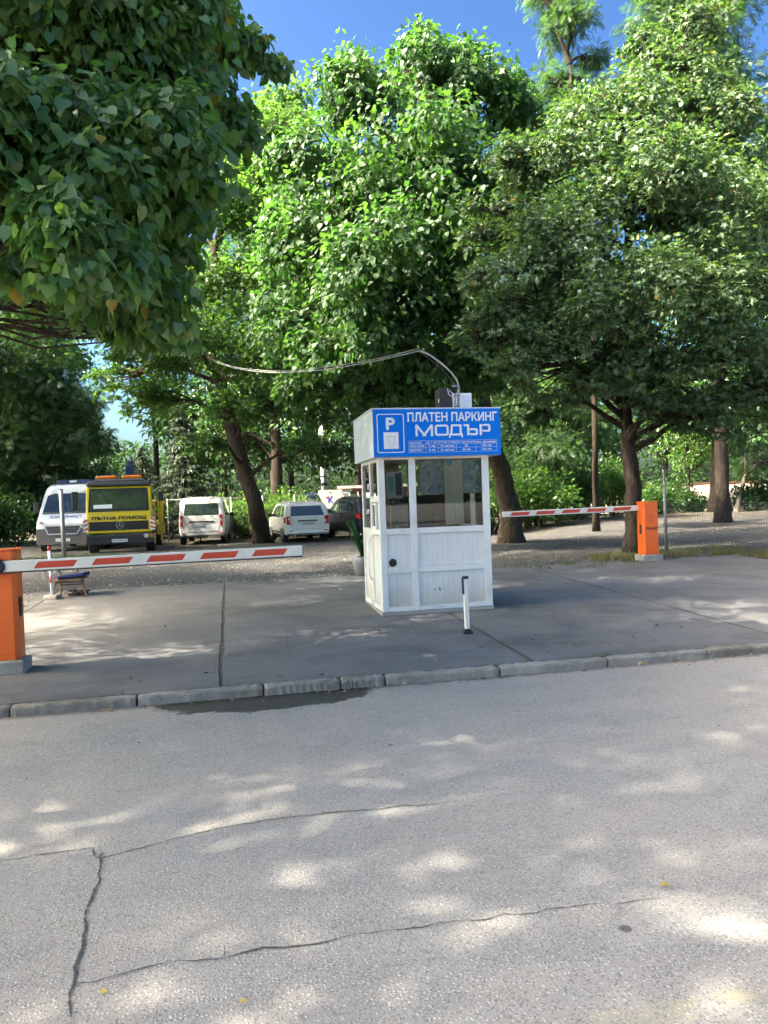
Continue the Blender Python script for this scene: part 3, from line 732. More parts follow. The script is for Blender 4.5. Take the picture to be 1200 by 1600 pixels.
# near tree, trunk off the frame's left edge
lob = [Lb(60, 70, 6.0, 1.15, 1.3), Lb(220, 60, 6.4, .85, 1.2), Lb(300, 50, 7.0, .58, 1.0), Lb(365, 55, 7.3, .22, 1.1, rz=.16), Lb(405, 75, 7.3, .16, 1.7, rz=.12), Lb(440, 100, 7.4, .11, 2.8, rz=.10),
       Lb(40, 270, 5.3, .85, 1.3), Lb(190, 230, 5.6, .72, 1.3), Lb(290, 190, 6.6, .60, 1.0), Lb(110, 400, 5.0, .52, 1.2), Lb(210, 470, 6.3, .58, 1.0), Lb(0, 400, 5.6, .46, 1.0), Lb(220, 370, 6.2, .42, .9), Lb(265, 520, 7.2, .30, .5),
       Lb(150, 300, 6.9, 1.0, .7), Lb(170, 420, 7.6, .7, .6)]
lob2 = [  # unseen lobes, added and shaped to shade the forecourt and kiosk side
       (-4.6, 6.8, 4.6, 1.2, 1.2, 1.0, .35), (-6.0, 6.0, 5.6, 1.6, 1.6, 1.4, .3), (-7.6, 7.2, 6.2, 1.8, 1.8, 1.6, .3), (-5.2, 8.2, 7.2, 1.9, 1.9, 1.6, .3), (-7.0, 4.4, 7.0, 2.0, 2.0, 1.6, .3),
       (-4.6, 5.6, 8.6, 1.9, 1.9, 1.6, .3), (-8.6, 9.2, 7.6, 1.9, 1.9, 1.7, .3), (-6.4, 7.2, 9.8, 2.0, 2.0, 1.6, .3), (-3.0, 8.4, 9.0, 1.6, 1.6, 1.3, .3), (-1.6, 6.6, 8.9, 1.4, 1.4, 1.1, .3), (-9.6, 6.0, 5.2, 1.8, 1.8, 1.5, .3), (-5.6, 9.8, 6.8, 1.5, 1.3, 1.3, .45), (-4.5, 10.2, 5.7, 1.0, 1.0, .8, .5), (-4.5, 9.2, 4.7, 1.0, 1.0, .8, .5), (-6.2, 8.6, 5.0, 1.3, 1.2, 1.0, .5), (-7.0, 10.6, 8.4, 1.8, 1.6, 1.5, .4), (-2.6, 9.2, 9.6, 1.7, 1.6, 1.1, .4), (-.6, 9.0, 9.9, 1.6, 1.6, 1.0, .4), (-4.4, 9.4, 8.6, 1.6, 1.5, 1.2, .4)]
tb = (-6.6, 6.6, gz(-6.6, 6.6))
lin = make_tree('linden_tree', tb, [tb, (-6.5, 6.6, 1.6), (-6.3, 6.7, 3.4), (-6.1, 6.8, 5.6), (-5.9, 6.9, 8.0)], lob, H, M_LIME, BK1, .090, 1900, 26, .25, 101,
          'near tree with large heart shaped drooping leaves filling the upper left corner', trunk_r=.22, droop=1.25, up=.40, flat=.8, uv=True, shell=(.25, 1.0), limb_r=.035, twig_r=.008, bough=.97, bs=.72)

rng2 = np.random.default_rng(111); pos, out, e, C, rr, idx = crown_points(lob2, 3000, 24, .42, rng2, (.25, 1.0), .8, .3); N = len(pos)
tp = e*.8+out*.4+rng2.normal(size=(N, 3))*.45; tp[:, 2] -= 1.0; nr = out*.45+rng2.normal(size=(N, 3))*.4; nr[:, 2] += .5
leaf_mesh('upper_crown', pos-np.array(tb), tp, nr, .15*(.6+.65*rng2.random(N)), K, M_LIME, lin)
# leaning maple between the parked white cars
b = Gp(412, 848); pp = [b, P(398, 790, 26.9), P(368, 690, 26.9), P(345, 600, 27), P(325, 520, 27.2), P(335, 400, 27.5)]
lob = [Lb(330, 330, 28, 2.2), Lb(400, 300, 28.5, 1.8), Lb(270, 420, 28, 1.9), Lb(380, 440, 27.5, 1.9), Lb(230, 540, 27, 1.7), Lb(310, 540, 26, 1.7), Lb(400, 560, 26, 1.7), Lb(235, 630, 28, 1.3, rz=1.0), Lb(345, 640, 25, 1.3, rz=.9), Lb(320, 690, 24.5, .9, .7, rz=.5), Lb(440, 640, 26.5, 1.2, .8, rz=.8),
       Lb(430, 210, 31, 1.5), Lb(290, 240, 30, 1.5, .8), Lb(190, 590, 29, 1.1, .7), Lb(470, 700, 26, .9, .6, rz=.6)]
make_tree('maple_tree', b, pp, lob, MP, M_YMAPLE, BK1, .19, 1250, 26, .42, 102, 'leaning maple with a bright yellow green crown rooted between the two white cars', trunk_r=.33, droop=.3, up=1.1, flat=.35, limb_r=.07)

# big broadleaf behind the kiosk
b = Gp(800, 848); pp = [b, P(796, 790, 23.5), P(782, 730, 23.4), P(766, 690, 23.2), P(752, 600, 22.6), P(720, 450, 22), P(690, 300, 21.5)]
lob = [Lb(650, 105, 21.5, 1.15, .9), Lb(560, 160, 21, 1.35), Lb(730, 140, 21.5, 1.4), Lb(800, 180, 22.5, 1.3), Lb(480, 260, 21, 1.3), Lb(640, 230, 20, 1.8), Lb(540, 330, 20, 1.8), Lb(700, 320, 20, 1.9), Lb(470, 400, 20.5, 1.4),
       Lb(600, 430, 19.2, 1.8), Lb(720, 450, 20, 1.9), Lb(800, 340, 21.5, 1.8), Lb(455, 510, 20, 1.2, .9), Lb(540, 540, 18.8, 1.3, rz=1.0), Lb(650, 560, 19.5, 1.4, rz=1.0), Lb(760, 580, 20.5, 1.4, rz=1.0), Lb(600, 620, 20.5, 1.1, .8, rz=.7), Lb(500, 600, 20.5, 1.1, .7, rz=.8), Lb(700, 640, 22, 1.3, .7, rz=.9), Lb(830, 480, 21.5, 1.5), Lb(650, 40, 21.5, .35, .4, rz=.5), Lb(735, 70, 21.5, .4, .4), Lb(560, 90, 21.5, .4, .4)]
make_tree('mulberry_tree', b, pp, lob, (H[0]*np.array([.9, 1, 1]), H[1]), M_MID, BK1, .155, 3000, 27, .42, 103, 'tall broad tree with glossy bright green leaves behind the kiosk', trunk_r=.36, droop=.8, up=.5, flat=.8, limb_r=.09)

# dark maple at the right barrier
b = Gp(990, 862); b.y = 17.9; b = Vector((P(990, 850, 17.9).x, 17.9, gz(6, 17.9))); pp = [b, P(990, 780, 17.9), P(982, 690, 17.8), P(973, 600, 17.6), P(975, 450, 17.5), P(990, 300, 17.4)]
lob = [Lb(880, 250, 17, 1.25), Lb(800, 250, 17, .75, .9), Lb(960, 190, 17.5, 1.3), Lb(1050, 150, 18, 1.3), Lb(1120, 190, 18, 1.3), Lb(1010, 300, 16, 1.5), Lb(1130, 330, 16.5, 1.7), Lb(900, 370, 16, 1.3), Lb(830, 430, 15.5, .95), Lb(790, 500, 15.3, .75), Lb(1200, 450, 17, 1.7), Lb(1050, 450, 15.5, 1.5), Lb(930, 490, 15.5, 1.25), Lb(850, 540, 15.4, .85, rz=.7), Lb(1120, 560, 16, 1.4, rz=1.0), Lb(1000, 570, 15.8, 1.2, rz=.8), Lb(905, 590, 15.8, .75, .8, rz=.55), Lb(1060, 640, 16.5, 1.0, .7, rz=.7), Lb(1190, 620, 17, 1.1, .8), Lb(800, 575, 15.2, .75, .9, rz=.5), Lb(745, 530, 15.6, .5, .7, rz=.4), Lb(760, 430, 15.8, .6, .8), Lb(870, 620, 16.2, .55, .8, rz=.4), Lb(1010, 625, 16.2, .6, .7, rz=.45), Lb(940, 610, 15.6, .6, .7, rz=.4), Lb(1120, 645, 16.4, .8, .8, rz=.6), Lb(750, 370, 17, .5, .6), Lb(1080, 40, 18.2, .8, .8), Lb(1010, 80, 18.2, .7, .8), Lb(770, 330, 17.2, .6, .6), Lb(1250, 300, 18, 1.7, .6), Lb(1280, 560, 18, 1.6, .6)]
make_tree('dense_maple_tree', b, pp, lob, MP, M_MAPLE, BK3, .14, 2900, 28, .36, 104, 'dense maple with dull green five pointed leaves standing at the far orange barrier box', trunk_r=.22, droop=.45, up=1.0, flat=.5, limb_r=.07)

# feathery locusts rising behind
b = Gp(932, 830); b.z = gz(b.x, b.y)
make_tree('locust_tree', b, [b, P(930, 700, 25.5), P(925, 500, 26), P(905, 300, 27), P(890, 100, 28)], [Lb(890, 40, 28.5, 1.2), Lb(865, 130, 28.5, 1.0), Lb(925, 90, 28.5, .7), Lb(860, -20, 28.5, 1.1), Lb(905, 150, 28.5, .9), Lb(912, 200, 28.5, 1.2), Lb(890, 230, 28.5, 1.6), Lb(880, 330, 28, 2), Lb(940, 600, 27, 1.4), Lb(880, 600, 27, 1.3)], FE, M_FEAT, BK3, .30, 820, 14, .42, 105, 'slender locust with airy feathery top showing against the sky between the two big crowns', trunk_r=.12, droop=.4, up=.8, flat=.7, group=None)
b = Vector((13.0, 29.0, gz(13, 29)))
make_tree('locust_tree', b, [b, (13, 29, 6), (12.8, 29, 11), (12.6, 29, 17)], [Lb(1040, 20, 29, 1.6), Lb(1110, 30, 29, 1.7), Lb(1090, 130, 29, 2.2), Lb(1170, 250, 29, 1.6), Lb(1020, 100, 29, 1.2), Lb(1190, 370, 29, 2.0), Lb(1250, 200, 30, 1.6), Lb(1120, -60, 29, 1.8)], FE, M_FEAT, BK3, .34, 720, 16, .5, 106, 'tall locust rising above the dense maple in the upper right corner', trunk_r=.26, droop=.4, up=.8, flat=.6)

# dark tree mass over the van and truck
b = Vector((P(-20, 700, 38.5).x, 38.5, .2))
make_tree('ash_tree', b, [b, b+Vector((.2, 0, 4)), b+Vector((.8, 0, 8)), b+Vector((1, 0, 11))], [Lb(-30, 560, 38, 3.6), Lb(60, 620, 38, 2.5), Lb(105, 690, 38, 2.0), Lb(30, 700, 38, 2.4), Lb(135, 630, 38, 1.1), Lb(70, 500, 39, 1.7, .8), Lb(-60, 700, 37, 2.9), Lb(140, 745, 38.5, 1.2), Lb(10, 770, 38, 1.9), Lb(90, 765, 39, 1.7), Lb(-40, 800, 37, 1.9), Lb(30, 490, 39, 1.9)], FE, M_FEAT, BK3, .45, 1500, 15, .55, 107, 'wide dark ash with feathery leaves hanging behind the white ambulance van', trunk_r=.35, droop=.6, up=.8, flat=.5)
# spruce behind the truck
def spruce(b, h, r, seed, label):
    rng = np.random.default_rng(seed); root = empty('spruce_tree', b); tag(root, label, 'tree')
    pos, tip, nrm = [], [], []; mb = MB(); mb.tube([(0, 0, -.1), (0, 0, h*.5), (0, 0, h)], [.2, .12, .02], 8)
    z = .9
    while z < h*.98:
        k = 1-z/h; nb = 7
        for j in range(nb):
            a = rng.random()*6.283; L = r*k*(.75+.4*rng.random())+.15
            d = np.array([math.cos(a), math.sin(a), 0]); n = int(22*L+8)
            q = rng.random(n)**.7; p = d[None, :]*(q*L)[:, None]; p[:, 2] = z - .35*q*L + .12*(q*L)**2
            side = np.array([-d[1], d[0], 0]); sw = rng.normal(size=n)*.14*L*(1-q*.5); p += side*sw[:, None]
            t = d*.6 + side*np.sign(sw)[:, None]*.5; t[:, 2] -= .55
            pos.append(p); tip.append(t+rng.normal(size=(n, 3))*.15); nrm.append(np.tile([0, 0, 1.], (n, 1))+rng.normal(size=(n, 3))*.3)
            mb.tube([(0, 0, z), tuple(d*L*.5+np.array([0, 0, z-.1*L])), tuple(d*L+np.array([0, 0, z-.25*L]))], [.03, .02, .006], 4, False)
        z += .22
    pos = np.concatenate(pos); tip = np.concatenate(tip); nrm = np.concatenate(nrm)
    leaf_mesh('crown', pos, tip, nrm, .30*(.6+.7*rng.random(len(pos))), tmpl_kite(.22, .02, .5), M_SPRUCE, root); mb.build('trunk', BK3, root, smooth=True)
spruce(Vector((P(285, 700, 37).x, 37, .2)), 6.8, 2.2, 201, 'drooping green spruce with pale needles behind the yellow tow truck')
spruce(Vector((P(222, 700, 44).x, 44, .2)), 5.2, 1.7, 202, 'small dark spruce under the open sky gap beyond the tow truck')

def bg(px, py, Y, lobes, mat, seed, label, n=420, size=.34, tm=None, tr=.22, name='woodland_tree', path=None, bark=None, per=18, spread=.7):
    b = P(px, py, Y); b.z = gz(b.x, b.y)
    top = max(l[2] for l in lobes)
    make_tree(name, b, path or [b, b+Vector((.1, 0, top*.35)), b+Vector((-.1, 0, top*.7)), b+Vector((0, 0, top))], lobes, tm or K, mat, bark or BK3, size, n, per, spread, seed, label, group=None, trunk_r=tr, droop=.5, up=.8, flat=.6, limb_r=.06)
# trunk seen between the two cars, its crown in the shade above
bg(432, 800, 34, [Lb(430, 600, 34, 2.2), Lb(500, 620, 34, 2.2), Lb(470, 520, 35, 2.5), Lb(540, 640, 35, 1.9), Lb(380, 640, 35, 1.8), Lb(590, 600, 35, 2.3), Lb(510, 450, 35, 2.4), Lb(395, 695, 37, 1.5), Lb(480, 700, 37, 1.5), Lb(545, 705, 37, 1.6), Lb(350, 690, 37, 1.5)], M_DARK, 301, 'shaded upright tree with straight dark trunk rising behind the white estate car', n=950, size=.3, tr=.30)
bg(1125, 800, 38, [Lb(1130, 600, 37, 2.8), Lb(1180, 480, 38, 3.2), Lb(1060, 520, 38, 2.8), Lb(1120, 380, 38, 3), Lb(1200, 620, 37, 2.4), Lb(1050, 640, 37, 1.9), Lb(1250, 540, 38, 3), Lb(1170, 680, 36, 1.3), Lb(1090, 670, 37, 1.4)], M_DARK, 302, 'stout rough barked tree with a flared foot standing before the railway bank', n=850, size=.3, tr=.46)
bg(1075, 785, 43, [Lb(1080, 690, 43, 2.0), Lb(1100, 720, 43, 1.5), Lb(1060, 650, 43, 1.8)], M_BUSH, 303, 'young thin tree with sunlit leaves before the railway bank', n=190, size=.22, tr=.10, spread=.6)
bg(1162, 800, 40, [Lb(1185, 640, 40, 2.0), Lb(1165, 600, 40, 1.9), Lb(1195, 720, 40, 1.5)], M_FEAT, 304, 'pale thin leaning stem tree at the right beyond the stout trunk', n=260, size=.3, tr=.12, tm=FE, path=[Gp(1150, 800), P(1165, 740, 40), P(1166, 680, 40), P(1175, 620, 40)], bark=BK2)
bg(870, 800, 33, [Lb(850, 640, 33, 1.8), Lb(900, 660, 33, 1.6), Lb(820, 600, 33, 1.9), Lb(860, 700, 32, 1.3)], M_FEAT, 305, 'thin stemmed tree among the bushes right of the kiosk', n=430, size=.3, tm=FE, tr=.09)
# line of woodland closing the view
wl_ = [(-60, 46, [(-80, 560, 4), (0, 520, 3.4), (-40, 650, 3.6), (60, 560, 2.6)], 'tall sunlit tree beyond the ash at the left edge'),
       (120, 50, [(90, 560, 2.2), (125, 500, 2.4), (70, 650, 3.0), (130, 700, 2.2)], 'light green tree left of the sky gap'),
       (245, 52, [(250, 620, 2.2), (280, 560, 3.2), (300, 660, 3.2), (262, 470, 2.4)], 'tall tree just right of the sky gap over the truck'),
       (350, 50, [(350, 620, 3.6), (340, 520, 3.6), (380, 700, 3.0), (400, 430, 3.4), (330, 720, 2.6)], 'green tree behind the leaning maple'),
       (455, 54, [(460, 640, 3.4), (430, 560, 3.6), (490, 680, 2.6), (450, 480, 3.8), (440, 330, 3)], 'shaded tree above the red roofed house'),
       (560, 50, [(560, 640, 3.6), (530, 560, 3.6), (600, 700, 3.2), (570, 480, 3.6), (640, 620, 3.5)], 'dark tree above the small brick building'),
       (690, 46, [(690, 620, 3.6), (660, 540, 3.4), (740, 600, 3.6), (700, 700, 2.8), (780, 520, 3.4), (640, 700, 2.6)], 'dark tree hidden behind the kiosk roof'),
       (820, 48, [(820, 600, 3.8), (800, 500, 3.6), (860, 660, 3.0), (850, 420, 3.6), (800, 690, 2.8)], 'tree behind the mulberry trunk right of the kiosk'),
       (930, 52, [(930, 600, 3.6), (910, 500, 3.4), (970, 640, 3.4), (960, 420, 3.6), (940, 700, 2.4)], 'tree standing beyond the thin locust trunk'),
       (1040, 60, [(1040, 600, 4.4), (1020, 480, 4.0), (1090, 660, 3.8), (1000, 690, 3.0), (1060, 710, 2.6)], 'tree beyond the railway left of the stout trunk'),
       (1180, 62, [(1180, 600, 4.6), (1150, 480, 4.4), (1230, 640, 4.2), (1170, 690, 3.2), (1270, 480, 4.6)], 'tree beyond the railway at the right edge')]
for k, (px, Y, L, lab) in enumerate(wl_):
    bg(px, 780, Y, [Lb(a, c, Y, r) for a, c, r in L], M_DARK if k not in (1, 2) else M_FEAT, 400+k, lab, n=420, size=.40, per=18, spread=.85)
bg(430, 760, 60, [Lb(430, 200, 60, 3.2), Lb(400, 260, 60, 3), Lb(440, 300, 60, 3.6), Lb(455, 160, 60, 2.2), Lb(390, 330, 60, 3)], M_YMAPLE, 450, 'distant pale topped poplar seen between the two big crowns', n=420, size=.5, tr=.4, spread=1.0)

# hedge, bushes
def bush(name, lobes, mat, size, n, per, seed, label, cat='bush', tm=None, spread=.3, flat=.8):
    rng = np.random.default_rng(seed)
    cx = sum(l[0] for l in lobes)/len(lobes); cy = sum(l[1] for l in lobes)/len(lobes); B = np.array([cx, cy, gz(cx, cy)])
    pos, out, e, C, rr, idx = crown_points(lobes, n, per, spread, rng, (.55, 1.05), flat, .35)
    k = pos[:, 2] > B[2]+.03; pos, out, e = pos[k], out[k], e[k]; N = len(pos)
    tip = e*.8+out*.5+rng.normal(size=(N, 3))*.4; nrm = out*.4+rng.normal(size=(N, 3))*.4; nrm[:, 2] += .8
    root = empty(name, B); tag(root, label, cat)
    leaf_mesh('foliage', pos-B, tip, nrm, size*(.6+.7*rng.random(N)), tm or K, mat, root)
    mb = MB()
    for i in range(0, len(C), max(1, len(C)//22)):
        q = Vector(C[i]-B); a = Vector((q.x*.35, q.y*.35, -.05)); mb.tube([a, a.lerp(q, .5)+Vector((0, 0, .15)), q], [.025, .016, .006], 5, False)
    mb.build('stems', BK3, root, smooth=True); return root
def LB(px, Y, z, r, w=1.0, rz=None):
    p = P(px, 780, Y); return (p.x, Y, gz(p.x, Y)+z, r, r, rz or r, w)
bush('hedge', [LB(340, 33.5, 1.0, .9), LB(365, 33.5, 1.1, .95), LB(395, 33.4, 1.05, .95), LB(420, 33.6, 1.0, .95), LB(450, 33.5, 1.15, .95), LB(475, 33.4, 1.1, .9)], M_BUSH, .15, 560, 24, 501, 'long sunlit hedge behind the fence and the parked white cars', 'hedge')
for k, (px, Y, z, r, mat, lab) in enumerate([
    (755, 29, 1.4, 1.2, M_BUSH, 'bright bush glowing in the sun just right of the kiosk'), (835, 31, 1.3, 1.6, M_BUSH, 'broad green bush left of the thin locust trunk'),
    (890, 34, 1.5, 1.5, M_FEAT, 'bush behind the far barrier arm'), (958, 36, 1.8, 1.05, M_BUSH, 'bright yellow green bush left of the maple trunk at the barrier'),
    (1020, 38, .6, .9, M_DARK, 'low dark bush beside the thin steel fence post'), (1070, 39, .5, .8, M_DARK, 'low dark bush before the railway bank'), (1180, 38, .7, 1.0, M_DARK, 'dark low bush right of the stout trunk'),
    (800, 36, 2.4, 2.0, M_FEAT, 'tall bush behind the leaning mulberry trunk'), (1000, 41, .7, 1.0, M_BUSH, 'small weedy bush near the railway bank'),
    (-22, 33, 1.2, 1.6, M_DARK, 'dark shrub left of the ambulance van'), (20, 36, 1.3, 1.7, M_DARK, 'dark shrub behind the ambulance van'), (865, 39, 1.9, 1.8, M_DARK, 'tall dark shrub behind the barrier arm beside the thin trunk'), (915, 40, 1.6, 1.7, M_DARK, 'dark shrub behind the thin locust trunk'), (1045, 44, 1.0, 1.2, M_DARK, 'dark shrub on the foot of the railway bank'), (250, 36, 1.2, 1.2, M_DARK, 'dark shrub filling the gap right of the tow truck'), (300, 38, 1.2, 1.4, M_DARK, 'shrub beyond the small white van')]):
    bush('bush', [LB(px, Y, z, r), LB(px+r*12, Y+.5, z*.75, r*.75), LB(px-r*12, Y+.3, z*.7, r*.7)], mat, .17, int(150*r), 24, 510+k, lab)

# trees just outside the frame whose crowns shade the forecourt and the road, and a row across the road behind the camera
def shade_tree(x, y, lobes, mat, seed, label, n=500, size=.2, per=20, tr=.3):
    b = Vector((x, y, gz(x, y))); top = max(l[2] for l in lobes)
    make_tree('street_tree', b, [b, b+Vector((.1, 0, top*.4)), b+Vector((0, .1, top*.75)), b+Vector((0, 0, top))], lobes, K, mat, BK1, size, n, per, .6, seed, label, trunk_r=tr, droop=.6, up=.8, flat=.7, limb_r=.07)
shade_tree(-9.6, 13.0, [(-9.5, 13, 6, 2.6, 2.6, 1.8, 1), (-10.5, 12, 9, 3.2, 3.2, 2.4, 1), (-8.0, 14, 9.5, 1.9, 2.2, 1.8, 1), (-8.5, 13.2, 12.5, 2.6, 2.8, 2, 1), (-6.2, 13.2, 12.8, 1.9, 2.0, 1.3, 1), (-6.8, 12.4, 15, 2.4, 2.8, 1.6, 1), (-4.4, 12.6, 14.4, 1.9, 2.2, 1.3, .9), (-12, 14.5, 7, 2.4, 2.6, 2, .8), (-3.4, 11.6, 12.0, 1.8, 2.4, 1.2, 1), (-4.6, 9.6, 12.6, 2.0, 2.4, 1.3, 1), (-6.5, 10.5, 10.6, 1.8, 2.2, 1.4, 1), (-2.6, 14.2, 14.4, 1.8, 2.2, 1.2, .9), (-7.5, 12.6, 10.6, 2.0, 2.2, 1.5, 1), (-5.0, 12.0, 11.6, 1.8, 2.2, 1.3, 1), (-1.0, 12.6, 12.2, 1.7, 2.0, 1.1, .8)], M_MID, 601, 'tall street tree beyond the left edge of the forecourt', n=2400, size=.22)
shade_tree(-11.5, .4, [(-11, .6, 7, 2.6, 2.8, 2, 1), (-9, 1.0, 9.5, 2.6, 2.6, 2, 1), (-12, -.4, 11, 3, 3, 2.2, 1), (-8.4, .0, 12.5, 2.6, 2.8, 1.8, 1), (-6.0, 2.6, 12.0, 2.2, 2.2, 1.5, 1), (-10, 1, 15, 3, 3, 1.8, 1), (-6.4, -.6, 14.5, 2.2, 2.4, 1.4, .55), (-5.4, -1.0, 11.0, 2.0, 2.2, 1.4, .5), (-13.5, 1.5, 8, 2.2, 2.4, 2, .8), (-7.0, -2.6, 9.6, 2.0, 2.0, 1.5, .8), (-3.6, .6, 13.4, 1.8, 2.0, 1.2, .7), (-8.6, 3.6, 9.6, 1.9, 1.8, 1.5, .8), (-6.6, 3.4, 10.8, 1.8, 1.6, 1.4, .7), (-9.5, 3.8, 7.6, 1.9, 1.7, 1.5, 1.1), (-11.8, 3.4, 11, 2.1, 2.0, 1.7, 1), (-7.4, 4.4, 7.0, 1.5, 1.4, 1.2, 1)], M_MID, 602, 'street tree by the kerb to the left of the camera', n=1550, size=.22)
shade_tree(-12.5, -7.0, [(-12, -7, 8, 3.2, 3.2, 2.4, 1), (-10, -4.0, 11, 2.6, 2.8, 2, .8), (-13, -6, 13, 3.4, 3.4, 2.4, 1), (-9.5, -1.5, 13.5, 2.0, 2.2, 1.5, .5), (-10, -8, 10, 3, 3, 2, .8)], M_MID, 603, 'street tree on the far pavement behind the camera', n=430, size=.24)
for k, (x, y, h) in enumerate([(-26, -40, 9), (-12, -38, 8), (-1, -42, 9), (9, -39, 8.5), (20, -41, 10), (32, -36, 9), (-38, -36, 9)]):
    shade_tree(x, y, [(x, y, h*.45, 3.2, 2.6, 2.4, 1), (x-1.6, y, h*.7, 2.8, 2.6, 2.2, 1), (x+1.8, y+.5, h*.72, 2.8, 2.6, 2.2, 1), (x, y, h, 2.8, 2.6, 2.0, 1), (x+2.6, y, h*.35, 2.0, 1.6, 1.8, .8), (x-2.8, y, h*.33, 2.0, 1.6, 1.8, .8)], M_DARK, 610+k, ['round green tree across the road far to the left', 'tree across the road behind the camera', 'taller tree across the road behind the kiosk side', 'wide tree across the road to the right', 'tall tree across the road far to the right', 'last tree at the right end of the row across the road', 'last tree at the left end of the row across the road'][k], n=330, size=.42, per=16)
shade_tree(-17.5, 20.5, [(-17, 20, 5.5, 3, 3.2, 2.2, 1), (-16, 21, 9, 3.0, 3.2, 2.4, 1), (-18, 18.5, 9, 3, 3, 2.4, 1), (-16, 18, 12.5, 3, 3, 2, 1), (-15.5, 22.5, 13, 3, 3, 2, 1), (-13.2, 19, 12.5, 1.9, 2.6, 1.8, 1), (-13.6, 22, 13.5, 2.0, 2.6, 1.8, 1), (-14, 25, 13, 2.0, 2.6, 1.8, 1), (-12.6, 18, 15.5, 2.2, 2.4, 1.5, 1), (-13, 21.5, 16.5, 2.2, 2.6, 1.5, 1)], M_MID, 604, 'leafy tree left of the car park beyond the frame edge', n=1700, size=.24)
shade_tree(-22.0, 31.0, [(-21.6, 30.5, 6, 3, 3, 2.4, 1), (-21, 32, 9.5, 3.2, 3.2, 2.6, 1), (-22.5, 29, 10, 3.2, 3.2, 2.4, 1), (-21, 28.5, 13, 3, 3, 2, 1), (-20.6, 33.5, 13, 3, 3, 2, 1), (-19, 25.6, 9.5, 2.6, 2.6, 2, 1), (-21, 26, 12.5, 3, 3, 2, 1), (-16.8, 26.6, 6.8, 2.1, 2.1, 1.6, 1), (-15.9, 27.2, 5.0, 1.5, 1.5, 1.2, 1), (-19, 24, 12.5, 2.6, 2.8, 2, 1)], M_MID, 605, 'leafy tree left of the ambulance van beyond the frame edge', n=1500, size=.26)
# distant wood closing the horizon
rng = np.random.default_rng(77); n = 75000
ang = rng.uniform(-1.15, 1.15, n); rad = rng.uniform(78, 98, n); x = np.sin(ang)*rad; y = np.cos(ang)*rad
htop = 15+2.2*np.sin(ang*9)+1.6*np.sin(ang*23+1)+1.0*np.sin(ang*51)
gap = (np.abs(ang+.325) < .035); htop = np.where(gap, 8.5, htop)
z = .2+htop*rng.random(n)**.8
tipv = rng.normal(size=(n, 3)); tipv[:, 2] -= .5; nr = rng.normal(size=(n, 3))*.6; nr[:, 2] += .8; nr[:, 1] -= .4
M_FAR = leafmat('leaf_far', (.016, .042, .014), (.034, .075, .020), (.03, .10, .015), (.07, .17, .025), gloss=.5, spec=.15, tw=.35)  # leaf colour darkened further, in place of canopy shade over the wood
tag(leaf_mesh('distant_woodland', np.stack([x, y, z], 1), tipv, nr, .6*(.5+.8*rng.random(n)), K, M_FAR), 'dense distant woodland closing the view behind the car park', 'woodland', kind='stuff')
# ================================================================ paints and plastics
PVC = simple('white_pvc', (.76, .75, .70), .38, var=.06, scale=3, dirt=(.42, .38, .30), dirt_amt=.5)
def m_panel(name='ribbed_pvc', axis=0):
    m, nt, b = newmat(name); co = objco(nt); sp = nd(nt, 'SeparateXYZ'); nt.links.new(co, sp.inputs[0])
    w = mathn(nt, 'FRACT', mathn(nt, 'MULTIPLY', sp.outputs[axis], 14.0)); g = rampn(nt, w, [(0.0, 0.0), (.06, 1.0), (.94, 1.0), (1.0, 0.0)])
    w2 = mathn(nt, 'FRACT', mathn(nt, 'MULTIPLY', sp.outputs[axis], 4.6667)); g2 = rampn(nt, w2, [(0.0, 0.0), (.03, 1.0), (1.0, 1.0)])
    n = noise(nt, objco(nt, scale=(3, 3, .6)), 3.0, 5, .65)
    c = mixc(nt, rampn(nt, n, [(.4, 0.0), (.75, .5)]), (.76, .745, .69), (.60, .575, .50))
    low = rampn(nt, mathn(nt, 'MULTIPLY_ADD', noise(nt, co, 6, 4), .3, sp.outputs[2]), [(.14, .9), (.62, 0.0)])
    c = mixc(nt, low, c, (.44, .40, .31))
    c = mixc(nt, 1.0, c, mathn(nt, 'MULTIPLY_ADD', g, .12, .88), 'MULTIPLY'); c = mixc(nt, 1.0, c, mathn(nt, 'MULTIPLY_ADD', g2, .2, .8), 'MULTIPLY')
    nt.links.new(c, b.inputs['Base Color']); b.inputs['Roughness'].default_value = .45
    bump(nt, b, mathn(nt, 'ADD', g, g2), .4, .004); return m
PANEL = m_panel(); PANELY = m_panel('ribbed_pvc_side', 1)
BLUE = simple('sign_blue', (.0, .16, .66), .5, var=.05, scale=2); BLUE.node_tree.nodes['Principled BSDF'].inputs['Specular IOR Level'].default_value = .12
WHT = simple('sign_white', (.74, .76, .78), .45, var=.03)
SHEET = simple('grey_sheet_metal', (.58, .65, .72), .42, var=.06, scale=3, dirt=(.36, .37, .36), dirt_amt=.3)
GALV = simple('galvanised_steel', (.27, .27, .26), .5, metal=.55, var=.2, scale=14)
ORG = simple('orange_paint', (.82, .135, .012), .42, var=.10, scale=3, dirt=(.35, .08, .02), dirt_amt=.35)
BLK = simple('black_plastic', (.018, .018, .02), .42, var=.2)
RUB = simple('tyre_rubber', (.022, .022, .022), .85, var=.25, scale=12)
ARMW = simple('arm_white', (.76, .72, .62), .45, var=.07, scale=4, dirt=(.35, .30, .22), dirt_amt=.3)
RED = simple('reflective_red', (.56, .055, .022), .38, var=.1, scale=8)
WOOD = simple('brown_wood', (.16, .10, .055), .6, var=.3, scale=9, bmp=.2)
WOODD = simple('dark_wood', (.075, .045, .028), .6, var=.3, scale=9, bmp=.2)
INT = simple('interior_beige', (.40, .345, .26), .7, var=.15, scale=2)
GL = glass('window_glass', (.86, .88, .86), .62)
DG = darkglass('dark_glass')
DG2 = darkglass('car_glass', (.02, .03, .035), .03, 1.0)

